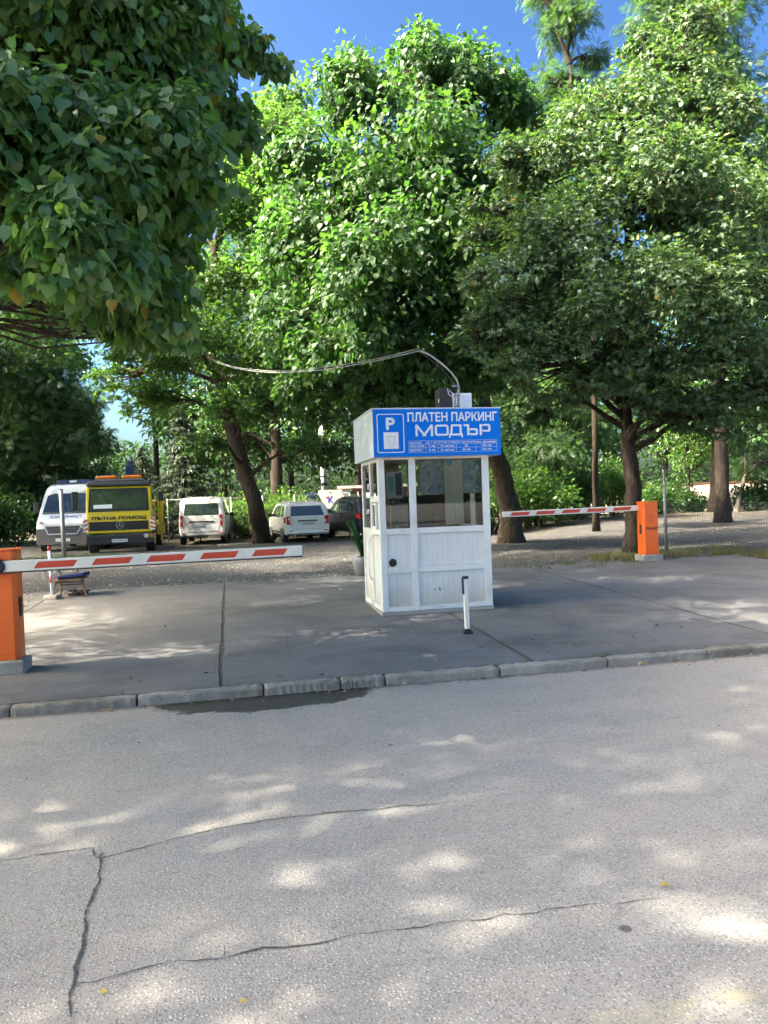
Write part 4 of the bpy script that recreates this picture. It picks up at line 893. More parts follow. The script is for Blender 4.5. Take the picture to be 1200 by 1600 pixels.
def rframe(name, u, v, dz=0):
    x, y = W2(u, v); return empty(name, (x, y, gz(x, y)+dz), PHI)

# ================================================================ the kiosk
ku, kv = UV(-.06, 10.05)
kio = rframe('parking_kiosk', ku, kv)
tag(kio, 'small white plastic panelled attendant kiosk with windows standing on the concrete forecourt', 'kiosk')
W, D = 1.545, 1.32
mb = MB().mat(M_BASE); mb.box((W/2, D/2, .005), (W+.03, D+.03, .07)); mb.build('base', None, kio, bevel=.006)
def frame_bits(mb, xs, zs):
    pass
# front frame: posts and rails (x from the left corner, z up); rails butt against the posts
fr = MB(); zt = 2.115; t = .055
posts = [(0, .085), (.415, .51), (1.445, W)]
for a, c in posts: fr.b2((a, -.004, .045), (c, t, zt))
for (a, c) in ((.085, .415), (.51, 1.445)):
    for z0, z1 in ((.045, .105), (.555, .635), (1.075, 1.155), (2.075, zt)): fr.b2((a, 0, z0), (c, t-.004, z1))
# left side frame (x = 0 plane) and right side, back
for a, c in ((.06, .10), (.60, .68), (1.24, D)): fr.b2((0, a if a > .06 else t, .045), (t, c, zt))
for a, c in ((.10, .60), (.68, 1.24)):
    for z0, z1 in ((.045, .11), (1.08, 1.15), (2.06, zt)): fr.b2((.003, a, z0), (t-.004, c, z1))
fr.b2((.003, .10, 1.52), (t-.004, .60, 1.60))
for a, c in ((t, .10), (.62, .70), (1.24, D)): fr.b2((W-t, a, .045), (W, c, zt))
for a, c in ((.10, .62), (.70, 1.24)):
    for z0, z1 in ((.045, .11), (1.08, 1.15), (2.06, zt)): fr.b2((W-t+.004, a, z0), (W-.003, c, z1))
for a, c in ((t, .12), (.70, .78), (W-.12, W-t)): fr.b2((a, D-t, .045), (c, D-.002, zt))
for a, c in ((.12, .70), (.78, W-.12)):
    for z0, z1 in ((.045, .11), (1.0, 1.08), (2.06, zt)): fr.b2((a, D-t+.004, z0), (c, D-.006, z1))
fr.build('frame', PVC, kio, bevel=.005)
k2 = 0
for (a, c) in ((.085, .415), (.51, 1.445)):
    for z0, z1 in ((.105, .555), (.635, 1.075)):
        p = MB(); p.b2((a+.003, .022, z0+.003), (c-.003, .042, z1-.003)); p.build('panel', PANEL, kio)
for (a, c) in ((.10, .60), (.68, 1.24)):
    p = MB(); p.b2((.022, a+.003, .113), (.040, c-.003, 1.077)); p.build('side_panel', PANELY, kio)
    p = MB(); p.b2((W-.040, a+.003, .113), (W-.022, c-.003, 1.077)); p.build('side_panel', PANELY, kio)
for (a, c) in ((.12, .70), (.78, W-.12)):
    p = MB(); p.b2((a, D-.045, .113), (c, D-.03, .997)); p.build('rear_panel', PANEL, kio)
gk = simple('gasket', (.03, .03, .03), .7)
def pane(a, c, z0, z1, nm='window'):
    g = MB(); g.b2((a+.002, .024, z0), (c-.002, .030, z1)); o = g.build(nm, GL, kio)
    q = MB(); e = .007
    for (x0, x1, y0, y1) in ((a, c, z0, z0+e), (a, c, z1-e, z1), (a, a+e, z0+e, z1-e), (c-e, c, z0+e, z1-e)): q.b2((x0, .016, y0), (x1, .023, y1))
    q.build('gasket', gk, o); return o
pane(.085, .415, 1.155, 2.075); pane(.51, 1.445, 1.155, 2.075)
for (a, c, z0, z1) in ((.10, .60, 1.60, 2.06), (.68, 1.24, 1.15, 2.06)):
    g = MB(); g.b2((.024, a, z0), (.030, c, z1)); g.build('side_window', GL, kio)
    g = MB(); g.b2((W-.030, a, 1.15), (W-.024, c, z1)); g.build('side_window', GL, kio)
g = MB(); g.b2((.12, D-.03, 1.08), (.70, D-.024, 2.06)); g.b2((.78, D-.03, 1.08), (W-.12, D-.024, 2.06)); g.build('rear_window', GL, kio)
# sliding hatch on the left side, its sash standing proud
h = MB()
for (a, c, z0, z1) in ((.12, .155, 1.16, 1.51), (.335, .37, 1.16, 1.51), (.155, .335, 1.16, 1.19), (.155, .335, 1.48, 1.51)): h.b2((-.035, a, z0), (.003, c, z1))
ho = h.build('serving_hatch', PVC, kio, bevel=.004); g = MB(); g.b2((-.015, .155, 1.19), (-.009, .335, 1.48)); g.build('pane', DG, ho)
h = MB(); h.b2((-.055, .10, 1.075), (.0, .62, 1.10)); h.build('serving_shelf', PVC, kio, bevel=.004)
h = MB(); h.b2((.024, .37, 1.15), (.03, .60, 1.52)); h.build('side_window', GL, kio)
h = MB(); h.tube([(-.01, .655, .42), (-.045, .655, .50), (-.05, .655, .72), (-.045, .655, .95), (-.01, .655, 1.02)], .012, 8); h.build('door_handle', PVC, kio, smooth=True)
h = MB(); h.tube([(-.018, .648, .07), (-.018, .648, .14)], .022, 8); h.build('hinge', PVC, kio, smooth=True); h = MB(); h.tube([(-.018, .648, 1.7), (-.018, .648, 1.78)], .016, 8); h.build('hinge', PVC, kio, smooth=True)
# burnt vent hole: a dark recessed pipe with a sooty ragged rim
def m_soot():
    m, nt, b = newmat('soot'); n = noise(nt, objco(nt), 30, 4, .7); nt.links.new(mixc(nt, n, (.015, .010, .008), (.10, .06, .04)), b.inputs['Base Color']); b.inputs['Roughness'].default_value = .95; return m
SOOT = m_soot()
v = MB(); rr = random.Random(8); n = 20; cx, cz = .163, .70
A = [(cx+(.050+.010*rr.random())*math.cos(6.283*k/n), cz+(.050+.010*rr.random())*math.sin(6.283*k/n)) for k in range(n)]
B_ = [(cx+.040*math.cos(6.283*k/n), cz+.040*math.sin(6.283*k/n)) for k in range(n)]
v.add([(a, .018, c) for a, c in A] + [(a, .012, c) for a, c in B_] + [(a, .0205, c) for a, c in B_], [(k, (k+1) % n, n+(k+1) % n, n+k) for k in range(n)] + [(n+k, n+(k+1) % n, 2*n+(k+1) % n, 2*n+k) for k in range(n)] + [tuple(range(2*n, 3*n))])
v.build('vent_hole', SOOT, kio)
v = MB()
for (x, z, w_, hh) in ((.735, .335, .012, .05), (.80, .345, .016, .065), (.808, .31, .008, .03), (.265, .185, .006, .022)):
    v = MB(); v.add([(x, .0205, z), (x+w_*.6, .0205, z-hh*.45), (x+w_*.2, .0205, z-hh), (x-w_*.6, .0205, z-hh*.4)], [(0, 1, 2, 3)]); v.build('puncture_mark', SOOT, kio)
# inside: floor, ceiling, desk, back board, blind, curtain strip, poster, chair back, monitor
i_ = MB(); i_.b2((.06, .06, .045), (W-.06, D-.06, .06)); i_.build('floor_board', WOODD, kio)
i_ = MB(); i_.b2((.06, .06, 2.085), (W-.06, D-.06, 2.11)); i_.build('ceiling_board', INT, kio)
i_ = MB(); i_.b2((.06, .06, 1.02), (W-.06, .50, 1.05)); i_.b2((.06, .40, .06), (W-.06, .42, 1.02)); i_.build('desk', INT, kio)
i_ = MB(); i_.b2((.06, 1.20, 1.07), (.42, 1.22, 2.08)); i_.build('wood_lining', simple('lining_wood', (.34, .25, .155), .55, var=.25, scale=3), kio)
i_ = MB(); i_.b2((.50, 1.20, .9), (W-.06, 1.215, 1.60)); i_.build('dark_lining', simple('lining_dark', (.055, .045, .04), .7, var=.3, scale=4), kio)
i_ = MB(); i_.b2((.42, 1.05, .9), (.52, 1.23, 2.08)); i_.build('wood_post', simple('post_wood', (.17, .135, .10), .6, var=.2), kio)
def m_foil():
    m, nt, b = newmat('crinkled_foil'); co = objco(nt)
    a = noise(nt, objco(nt, scale=(1, 1, 2.0), rot=(.3, .5, .2)), 7, 4, .7); vv_ = voro(nt, co, 16)
    nt.links.new(mixc(nt, noise(nt, co, 5, 3), (.40, .43, .42), (.66, .68, .66)), b.inputs['Base Color'])
    b.inputs['Metallic'].default_value = .35; b.inputs['Roughness'].default_value = .25
    bump(nt, b, mathn(nt, 'ADD', a, vv_), 1.0, .05); return m
i_ = MB(); rr = random.Random(4); nx, nz = 26, 20
V = [(.60+.86*a/nx, .10+rr.uniform(-.012, .012), 1.60+.46*c/nz) for c in range(nz+1) for a in range(nx+1)]
V += [(x, y+.03, z) for x, y, z in [(.60, .1, 1.6), (1.46, .1, 1.6), (1.46, .1, 2.06), (.60, .1, 2.06)]]
nf = (nx+1)*(nz+1)
i_.add(V, [(c*(nx+1)+a, c*(nx+1)+a+1, (c+1)*(nx+1)+a+1, (c+1)*(nx+1)+a) for c in range(nz) for a in range(nx)] + [(nf, nf+1, nf+2, nf+3)])
i_.build('foil_blind', m_foil(), kio)
i_ = MB(); cr_ = []
for k in range(25): cr_.append((.93+.26*k/24, .065+.010*math.sin(k*1.3)))
i_.add([(x, y, z) for (x, y) in cr_ for z in (1.18, 2.06)] + [(x, y+.006, z) for (x, y) in cr_ for z in (1.18, 2.06)], [(2*k, 2*k+1, 2*k+3, 2*k+2) for k in range(24)] + [(50+2*k, 52+2*k, 53+2*k, 51+2*k) for k in range(24)])
i_.build('curtain', simple('curtain_cream', (.62, .57, .42), .8, var=.1), kio, smooth=True)
i_ = MB(); i_.ngon((.995, 2.055), .052, 20, 1, .032, .036, .075)
so = i_.build('sticker', simple('teal_sticker', (.03, .33, .48), .5), kio)
md = MB(); md.b2((.14, .12, 1.56), (.36, .128, 1.92)); po = md.build('poster', simple('poster_paper', (.42, .42, .36), .6, var=.1), kio)
q = MB(); q.b2((.255, .114, 1.60), (.345, .1195, 1.90)); q.build('poster_print', simple('poster_navy', (.03, .045, .08), .6, var=.4, scale=30), po)
q = MB(); q.b2((.155, .114, 1.64), (.235, .1195, 1.86)); q.build('poster_photo', simple('poster_teal', (.10, .25, .28), .6, var=.5, scale=40), po)
md = MB(); md.b2((.62, .62, 1.10), (.92, .65, 1.52)); md.b2((.74, .63, 1.05), (.80, .66, 1.10)); md.b2((.66, .56, 1.05), (.88, .72, 1.062)); md.build('monitor', BLK, kio, bevel=.004)
# a chair inside with round black hoop back
md = MB(); hoop = [(.45+.17*math.cos(a), .78, 1.36+.25*math.sin(a)) for a in np.linspace(-.5, math.pi+.5, 22)]
md.tube(hoop, .013, 8); ch = empty('office_chair', (0, 0, 0)); ch.parent = None
ch.location = kio.location; ch.rotation_euler = kio.rotation_euler; tag(ch, 'chair with round black hoop back seen through the kiosk front window', 'chair')
md.build('back_frame', BLK, ch, smooth=True)
md = MB(); md.box((.45, .80, 1.33), (.27, .03, .34)); md.build('backrest', simple('chair_mesh', (.22, .27, .28), .6), ch, bevel=.03, seg=3)
md = MB(); md.box((.45, .95, .55), (.42, .40, .07)); md.build('seat', BLK, ch, bevel=.02)
md = MB(); md.tube([(.45, .80, .56), (.45, .82, 1.2)], .02); md.tube([(.45, .95, .1), (.45, .95, .52)], .025)
for k in range(5): md.tube([(.45, .95, .12), (.45+.22*math.cos(k*1.257), .95+.22*math.sin(k*1.257), .08)], .015)
md.build('pedestal', BLK, ch)
# small things on the desk
def stand(name, f, lab, cat):
    e = empty(name, kio.matrix_world @ Vector((0, 0, 0)) if False else kio.location, PHI); f(e); tag(e, lab, cat); return e
def _cup(e): m_ = MB(); m_.tube([(1.03, .13, 1.05), (1.03, .13, 1.13)], [.028, .034], 14); m_.build('cup_body', WHT, e, smooth=True); m_ = MB(); m_.tube([(1.062, .13, 1.115), (1.085, .13, 1.10), (1.062, .13, 1.075)], .005, 6); m_.build('handle', WHT, e)
stand('cup', _cup, 'little white cup on the desk inside the kiosk', 'cup')
def _sock(e):
    m_ = MB(); m_.b2((1.20, .10, 1.05), (1.235, .13, 1.17)); m_.build('box_body', PVC, e, bevel=.004)
    m_ = MB(); m_.b2((1.207, .094, 1.08), (1.228, .0985, 1.15)); m_.build('switch_plate', WOODD, e)
stand('switch_box', _sock, 'narrow white switch box standing at the right of the kiosk window sill', 'switch')

# ---- the fascia sign box, a part of the kiosk
fx0, fx1, fy0, fz0, fz1 = -.075, 1.69, -.115, 2.105, 2.735
s = MB(); s.b2((fx0, fy0, fz0), (fx1, D+.10, fz1)); fas = s.build('roof_fascia', SHEET, kio, bevel=.006)
s = MB(); s.b2((fx0-.012, fy0-.012, fz1+.001), (fx1+.012, D+.112, fz1+.016)); s.build('roof_edge', SHEET, fas)
s = MB(); s.b2((fx0+.004, fy0-.012, fz0+.002), (fx1-.004, fy0-.001, fz1-.002)); sgn = s.build('sign_panel', BLUE, fas)
SW, SH = fx1-fx0, fz1-fz0
def sx(c): return fx0 + (c-33)/(1133-33)*SW       # columns of the enlarged photo crop -> sign width
def szz(c): return fz1 - (c-68)/(432-68)*SH
yS = fy0-.0145
def strip(mb, a, b_, w):                     # line on the sign
    (x0, z0), (x1, z1) = a, b_; dx, dz = x1-x0, z1-z0; L = math.hypot(dx, dz); nx_, nz_ = -dz/L*w/2, dx/L*w/2
    mb.add([(x0+nx_, yS, z0+nz_), (x1+nx_, yS, z1+nz_), (x1-nx_, yS, z1-nz_), (x0-nx_, yS, z0-nz_)], [(0, 1, 2, 3)])
def rrect(x0, z0, x1, z1, r, n=5):
    pts = []
    for (cx_, cz_, a0) in ((x1-r, z1-r, 0), (x0+r, z1-r, 90), (x0+r, z0+r, 180), (x1-r, z0+r, 270)):
        for k in range(n+1): a = R(a0+90*k/n); pts.append((cx_+r*math.cos(a), cz_+r*math.sin(a)))
    return pts
def ring2(mb, outer, inner, y):
    n = len(outer); mb.add([(a, y, c) for a, c in outer] + [(a, y, c) for a, c in inner], [(k, (k+1) % n, n+(k+1) % n, n+k) for k in range(n)])
s = MB(); x0, x1, z0, z1 = sx(66), sx(294), szz(400), szz(103); lw_ = .012
ring2(s, rrect(x0, z0, x1, z1, .03), rrect(x0+lw_, z0+lw_, x1-lw_, z1-lw_, .02), yS); s.build('border_line', WHT, sgn)
text_mesh('P', (sx(147), szz(222), sx(215), szz(136)), 0, yS, WHT, 'letter', sgn, weight=.008)
s = MB(); s.add([(sx(120), yS, szz(370)), (sx(245), yS, szz(370)), (sx(245), yS, szz(243)), (sx(120), yS, szz(243))], [(0, 1, 2, 3)]); tk = s.build('white_square', WHT, sgn)
s = MB(); yS -= .002; poly = [(140, 266), (150, 276), (156, 300), (162, 330), (176, 346), (192, 346), (204, 330), (210, 300), (216, 276), (226, 266)]
for p_, q_ in zip(poly[:-1], poly[1:]): strip(s, (sx(p_[0]), szz(p_[1])), (sx(q_[0]), szz(q_[1])), .0045)
strip(s, (sx(150), szz(276)), (sx(216), szz(276)), .0045); s.build('pictogram', simple('pictogram_grey', (.30, .31, .32), .5), tk); yS += .002
text_mesh('ПЛАТЕН ПАРКИНГ', (sx(328), szz(164), sx(1102), szz(96)), 0, yS, WHT, 'lettering', sgn, bold=.0, weight=.0038)
# wide square lettering of the name, built letter by letter on a stroke grid
s = MB(); st = .030
def letter(x0, x1, segs, zt_=190, zb_=278):
    Z1, Z0 = szz(zt_), szz(zb_)
    for (a, b_, c_, d_, w_) in segs:
        strip(s, (x0+(x1-x0)*a, Z0+(Z1-Z0)*b_), (x0+(x1-x0)*c_, Z0+(Z1-Z0)*d_), w_)
hw = .014; vw = .030
h_ = hw/2/(szz(190)-szz(278))
def V_(x0, x1): return vw/2/(x1-x0)
def rect_letter(c0, c1, parts):
    x0, x1 = sx(c0), sx(c1); v_ = V_(x0, x1); letter(x0, x1, parts(v_))
rect_letter(390, 540, lambda v: [(v, 0, v, 1, vw), (1-v, 0, 1-v, 1, vw), (v*.8, 1, .5, .12, vw*.95), (1-v*.8, 1, .5, .12, vw*.95), (.40, .08, .60, .08, .022)])
s.build('lettering', WHT, sgn); s = MB()
ox0, ox1 = sx(556), sx(676); zz0, zz1 = szz(276), szz(190)
ring2(s, rrect(ox0, zz0, ox1, zz1, .038), rrect(ox0+.030, zz0+.026, ox1-.030, zz1-.026, .014), yS); s.build('lettering', WHT, sgn); s = MB()
# D with feet
a, b_ = sx(676), sx(798)
def quad(x0, z0, x1, z1, x2, z2, x3, z3): s.add([(x0, yS, z0), (x1, yS, z1), (x2, yS, z2), (x3, yS, z3)], [(0, 1, 2, 3)])
zt_, zb_, zf = szz(190), szz(276), szz(292); zi = zb_+.026
quad(a, zb_, b_, zb_, b_, zi, a, zi); quad(a, zf, a+.022, zf, a+.022, zb_, a, zb_); quad(b_-.022, zf, b_, zf, b_, zb_, b_-.022, zb_)
quad(a+.02, zi, a+.05, zi, a+.058, zt_-.026, a+.030, zt_-.026); quad(b_-.045, zi, b_-.014, zi, b_-.014, zt_-.026, b_-.045, zt_-.026); quad(a+.030, zt_-.026, b_-.014, zt_-.026, b_-.014, zt_, a+.036, zt_)
s.build('lettering', WHT, sgn); s = MB()
a, b_ = sx(806), sx(930); sa = sx(836); zm = zb_+(zt_-zb_)*.62
quad(a, zt_-.026, sa, zt_-.026, sa, zt_, a, zt_); quad(sa, zb_, sa+.031, zb_, sa+.031, zt_, sa, zt_)
ring2(s, rrect(sa+.032, zb_, b_, zm, .025), rrect(sa+.0325, zb_+.025, b_-.030, zm-.024, .008), yS); s.build('lettering', WHT, sgn); s = MB()
a, b_ = sx(946), sx(1042); zm = zb_+(zt_-zb_)*.30
quad(a, zb_, a+.031, zb_, a+.031, zt_, a, zt_)
ring2(s, rrect(a+.032, zm, b_, zt_, .030), rrect(a+.0325, zm+.024, b_-.030, zt_-.025, .010), yS); s.build('lettering', WHT, sgn)
# price table
s = MB(); cols = [329, 476, 580, 739, 909, 1095]; rows = [313, 341, 368, 401]
for c in cols: strip(s, (sx(c), szz(rows[0])), (sx(c), szz(rows[-1])), .004)
for r_ in rows: strip(s, (sx(cols[0]), szz(r_)+.0001*r_*0), (sx(cols[-1]), szz(r_)), .0038)
s.build('table_lines', simple('thin_white', (.55, .62, .72), .5), sgn); yS -= .001
cells = [['ПРЕСТОЙ', 'до 1 час', 'от 2 до 6 часа', 'от 7 до 24 часа', 'мес. абонамент'], ['ЛЕКА КОЛА', '5 лв', '+3 лв/час', '25', '100 лв'], ['МИКРОБУС', '8 лв', '+5 лв/час', '45 лв', '120 лв']]
for r_ in range(3):
    for c in range(5):
        txt = cells[r_][c]; a, b_ = sx(cols[c])+.012, sx(cols[c+1])-.012; h1 = .030
        wt = min(b_-a, len(txt)*.0225); m_ = (a+b_)/2 if c else a+wt/2; zc = (szz(rows[r_])+szz(rows[r_+1]))/2
        text_mesh(txt, (m_-wt/2, zc-h1/2, m_+wt/2, zc+h1/2), 0, yS, WHT, 'table_text', sgn, weight=.0008)

# ---- things standing on the kiosk roof
rt = fz1+.017
def roofthing(name, lab, cat):
    e = empty(name, kio.location, PHI); e.location.z += 0; tag(e, lab, cat); return e
e = roofthing('loudspeaker', 'dark brown upright box on the kiosk roof left of the mast', 'speaker')
m_ = MB(); m_.b2((.99, .35, rt), (1.16, .62, rt+.33)); m_.build('casing', simple('dark_brown_box', (.035, .025, .025), .6, var=.2), e, bevel=.008)
m_ = MB(); m_.b2((.985, .40, rt+.14), (.9895, .43, rt+.19)); m_.build('badge', WHT, e)
e = roofthing('junction_box', 'white ribbed electrical box on the kiosk roof behind the mast', 'electrical box')
m_ = MB(); m_.b2((1.17, .34, rt), (1.45, .56, rt+.26)); bx_ = m_.build('casing', WHT, e, bevel=.006)
m_ = MB()
for k in range(7): m_.b2((1.30, .334, rt+.03+.03*k), (1.44, .3395, rt+.037+.03*k))
m_.build('vent_slots', SHEET, bx_)
e = roofthing('cable_mast', 'curved steel mast on the kiosk roof carrying the cable to the trees', 'mast')
def kl(p): return (kio.matrix_basis.inverted() @ p)
bpy.context.view_layer.update()
KM = Matrix.Translation(kio.location) @ Matrix.Rotation(PHI, 4, 'Z'); KI = KM.inverted()
ym = 10.35
P_ = lambda px, py: KI @ P(px, py, ym)
m_ = MB(); b0 = P_(716, 640); b0.z = rt-.0; m_.tube([b0, P_(716, 606)], .020, 10); m_.build('pole', GALV, e, smooth=True)
m_ = MB(); m_.tube([P_(717, 640), P_(717, 606), P_(714, 594), P_(705, 582), P_(690, 568), P_(672, 555), P_(657, 548)], .013, 8); m_.build('arm', simple('mast_grey', (.36, .35, .33), .5, var=.2), e, smooth=True)
m_ = MB(); m_.tube([P_(711, 638), P_(711, 606), P_(707, 596), P_(696, 583), P_(682, 570), P_(668, 558), P_(655, 549)], .008, 8); m_.build('conduit', BLK, e, smooth=True)
m_ = MB()
for (px, py) in ((716, 634), (716, 618), (712, 603)): c = P_(px-2, py); m_ = MB(); m_.box(c, (.075, .06, .018)); m_.build('clamp', GALV, e)
m_ = MB(); m_.tube([P_(712, 620), P_(704, 612), P_(699, 607), P_(701, 616), P_(706, 620)], .006, 6); m_.build('loose_wire', WHT, e, smooth=True)
# overhead cable from the mast to the leaning maple
def cable(pts, r): m_ = MB(); m_.tube(pts, r, 5); return m_
WIRE = simple('cable_grey', (.30, .30, .30), .6)
e = empty('overhead_cable', P(656, 548, ym)); tag(e, 'pair of thin grey cables sagging from the kiosk mast into the tree crown', 'cable')
A_, B2_ = P(656, 548, ym), P(318, 557, 26.6)
for dz in (0, .035):
    pts = []
    for k in range(25):
        q = k/24; p = A_.lerp(B2_, q); p.z -= 4*q*(1-q)*.42 - dz*(1-.2*math.sin(q*20)); pts.append(p - A_)
    cable(pts, .009 if dz == 0 else .007).build('wire', WIRE, e, smooth=True)

# ================================================================ barriers
def cabinet(root, w=.36, d=.30, h=1.08, z0=.13, text=False, lock_side=1):
    m_ = MB(); m_.b2((-w/2-.055, -d/2-.05, -.08), (w/2+.055, d/2+.05, z0)); m_.build('concrete_foot', M_BASE, root, bevel=.02)
    c = .035; poly = [(-w/2, -d/2+c), (-w/2+c, -d/2), (w/2-c, -d/2), (w/2, -d/2+c), (w/2, d/2), (-w/2, d/2)]
    m_ = MB(); m_.prism(poly, 2, z0+.001, z0+h); cab = m_.build('cabinet', ORG, root, bevel=.006)
    m_ = MB(); p2 = [(x*1.02, y*1.02) for x, y in poly]; m_.prism(p2, 2, z0+h+.001, z0+h+.022); m_.build('lid', ORG, root, bevel=.006)
    m_ = MB(); m_.b2((lock_side*(w/2+.001), -.045, z0+.42), (lock_side*(w/2+.02), .0, z0+.62)); m_.build('lock', BLK, root, bevel=.006)
    m_ = MB()
    for k in range(1): m_.b2((-w/2+.05, -d/2-.003, z0+.05), (w/2-.05, -d/2-.0005, z0+.054))
    m_.build('seam', RED, cab)
    if text:
        INKT = simple('dark_ink', (.05, .02, .015), .6)
        text_mesh('FAAC', (-w/2+.05, z0+.515, w/2-.03, z0+.565), 0, -d/2-.003, INKT, 'lettering', cab, weight=.003)
        m_ = MB()
        for k in range(5): m_.b2((-.09, -d/2-.003, z0+.66+.034*k), (.07, -d/2-.001, z0+.667+.034*k))
        m_.build('warning_lines', simple('faded_ink', (.33, .06, .02), .6), cab)
    return cab
def arm(root, p0, L, hgt, ang, n, first, step, slen, lean=.045, side=1, y=-.19, sag=0):
    """arm along local x; stripes are slanted red reflectors"""
    e = empty('arm', p0); e.parent = root; e.rotation_euler = (0, ang, 0)
    return e
b = P(-14, 1045, 7.52); lx, ly = -3.87, 7.56
lb = empty('barrier_gate', (lx, ly, gz(lx, ly)), PHI); tag(lb, 'near orange barrier box with its long red striped arm reaching toward the kiosk', 'barrier')
cabinet(lb, d=.24, lock_side=1)
def barrier_arm(root, x0, x1, z0, z1, hgt, th, y, stripes, cap_end):
    """box from (x0,z0) to (x1,z1); stripes (s0, s1) as fractions"""
    m_ = MB(); hh = hgt/2
    V = []
    for (x, z) in ((x0, z0), (x1, z1)):
        V += [(x, y-th/2, z-hh), (x, y-th/2, z+hh), (x, y+th/2, z+hh), (x, y+th/2, z-hh)]
    m_.add(V, [(0, 1, 2, 3), (7, 6, 5, 4), (0, 4, 5, 1), (1, 5, 6, 2), (2, 6, 7, 3), (3, 7, 4, 0)])
    a = m_.build('arm', ARMW, root, bevel=.008)
    m_ = MB(); V = []
    for (x, z) in ((x0, z0-hh-.006), (x1, z1-hh-.006)):
        V += [(x, y-th/2+.004, z-.006), (x, y-th/2+.004, z+.0055), (x, y+th/2-.004, z+.0055), (x, y+th/2-.004, z-.006)]
    m_.add(V, [(0, 1, 2, 3), (7, 6, 5, 4), (0, 4, 5, 1), (1, 5, 6, 2), (2, 6, 7, 3), (3, 7, 4, 0)]); m_.build('rubber_edge', BLK, a)
    for (s0, s1) in stripes:
        m_ = MB(); sl = .022*(1 if x1 > x0 else 1)
        def q(s, off, dz): x = x0+(x1-x0)*s+off; return (x, z0+(z1-z0)*s+dz)
        hz = hgt*.30
        c = [q(s0, -sl, -hz), q(s1, -sl, -hz), q(s1, sl, hz), q(s0, sl, hz)]
        m_.add([(x, y-th/2-.0015, z) for x, z in c] + [(x, y-th/2+.002, z) for x, z in c], [(0, 1, 2, 3), (7, 6, 5, 4)] + [(i, (i+1) % 4, 4+(i+1) % 4, 4+i) for i in range(4)])
        m_.build('red_stripe', RED, a)
    return a
LM = (Matrix.Translation(lb.location) @ Matrix.Rotation(PHI, 4, 'Z')).inverted()
ya = -.19
def onplane(px, py, M, yl):         # pixel -> local point on the local plane y = yl
    o = M @ Vector((0, 0, 1.6)); d = M.to_3x3() @ ray(px, py); t = (yl-o.y)/d.y; return o + d*t
a0 = onplane(-6, 886, LM, ya); a1 = onplane(472, 860, LM, ya)
xs = [onplane(px, py, LM, ya).x for px, py in ((57, 879), (119, 879), (147, 874), (205, 874), (232, 868), (288, 868), (315, 862), (370, 862), (396, 858), (446, 858))]
xsf = [(x-a0.x)/(a1.x-a0.x) for x in xs]
barrier_arm(lb, a0.x, a1.x, a0.z, a1.z, .108, .055, ya, list(zip(xsf[0::2], xsf[1::2])), True)
m_ = MB(); c0 = a0; m_.ngon((a0.x-.02, a0.z), .11, 20, 1, ya-.045, ya+.04, .085); m_.build('pivot_cap', BLK, lb, bevel=.012, smooth=True)
rx_, ry_ = P(1014, 870, 15.55).x, 15.55
rb = empty('barrier_gate', (rx_, ry_, gz(rx_, ry_)), PHI-R(4)); tag(rb, 'far orange barrier box beside the maple trunk with striped arm lowered to its own left', 'barrier')
cabinet(rb, w=.335, d=.28, h=1.07, z0=.125, text=True, lock_side=-1)
RM = (Matrix.Translation(rb.location) @ Matrix.Rotation(PHI-R(4), 4, 'Z')).inverted()
ya = .10
a0 = onplane(999, 793.5, RM, ya); a1 = onplane(785, 804, RM, ya)
xs = [onplane(px, py, RM, ya).x for px, py in ((983, 795), (956, 796), (944, 796), (916, 798), (904, 798), (877, 799), (865, 799), (837, 801), (826, 801), (798, 802))]
xsf = [(x-a0.x)/(a1.x-a0.x) for x in xs]
barrier_arm(rb, a0.x+.03, a1.x, a0.z, a1.z, .112, .05, ya, list(zip(xsf[0::2], xsf[1::2])), False)

# ================================================================ small street furniture
b = Gp(730, 990); fp = empty('folding_parking_post', b, PHI); tag(fp, 'low white tilted steel post with black foot in front of the kiosk', 'bollard')
m_ = MB(); m_.box((0, 0, .018), (.11, .11, .03)); m_.box((0, 0, .045), (.075, .075, .03)); m_.build('foot', BLK, fp, bevel=.008)
m_ = MB(); m_.box((0, 0, .345), (.052, .052, .60), rot=(0, R(-.6), 0)); m_.build('post', ARMW, fp, bevel=.006)
m_ = MB(); m_.box((-.004, -.012, .655), (.060, .060, .03), rot=(0, R(-.6), 0)); m_.box((-.033, 0, .555), (.013, .054, .19), rot=(0, R(-.6), 0)); m_.build('top_cap', BLK, fp, bevel=.003)
b = Gp(82, 936); rw = empty('marker_post', b); tag(rw, 'thin red and white banded post in a concrete foot beside the old chair', 'post')
m_ = MB(); m_.box((0, 0, .03), (.24, .22, .09)); m_.build('concrete_foot', M_BASE, rw, bevel=.03, seg=3)
m_ = MB(); m_.tube([(0, 0, .05), (-.02, 0, .88)], .028, 12); po_ = m_.build('pole', WHT, rw, smooth=True)
DR = simple('dark_red', (.30, .02, .025), .5)
for a, c in ((.80, .88), (.53, .66), (.27, .38)):
    m_ = MB(); m_.tube([(-.02*a/.88, 0, a), (-.02*c/.88, 0, c+.001)], .0285, 12); m_.build('red_band', DR, po_, smooth=True)
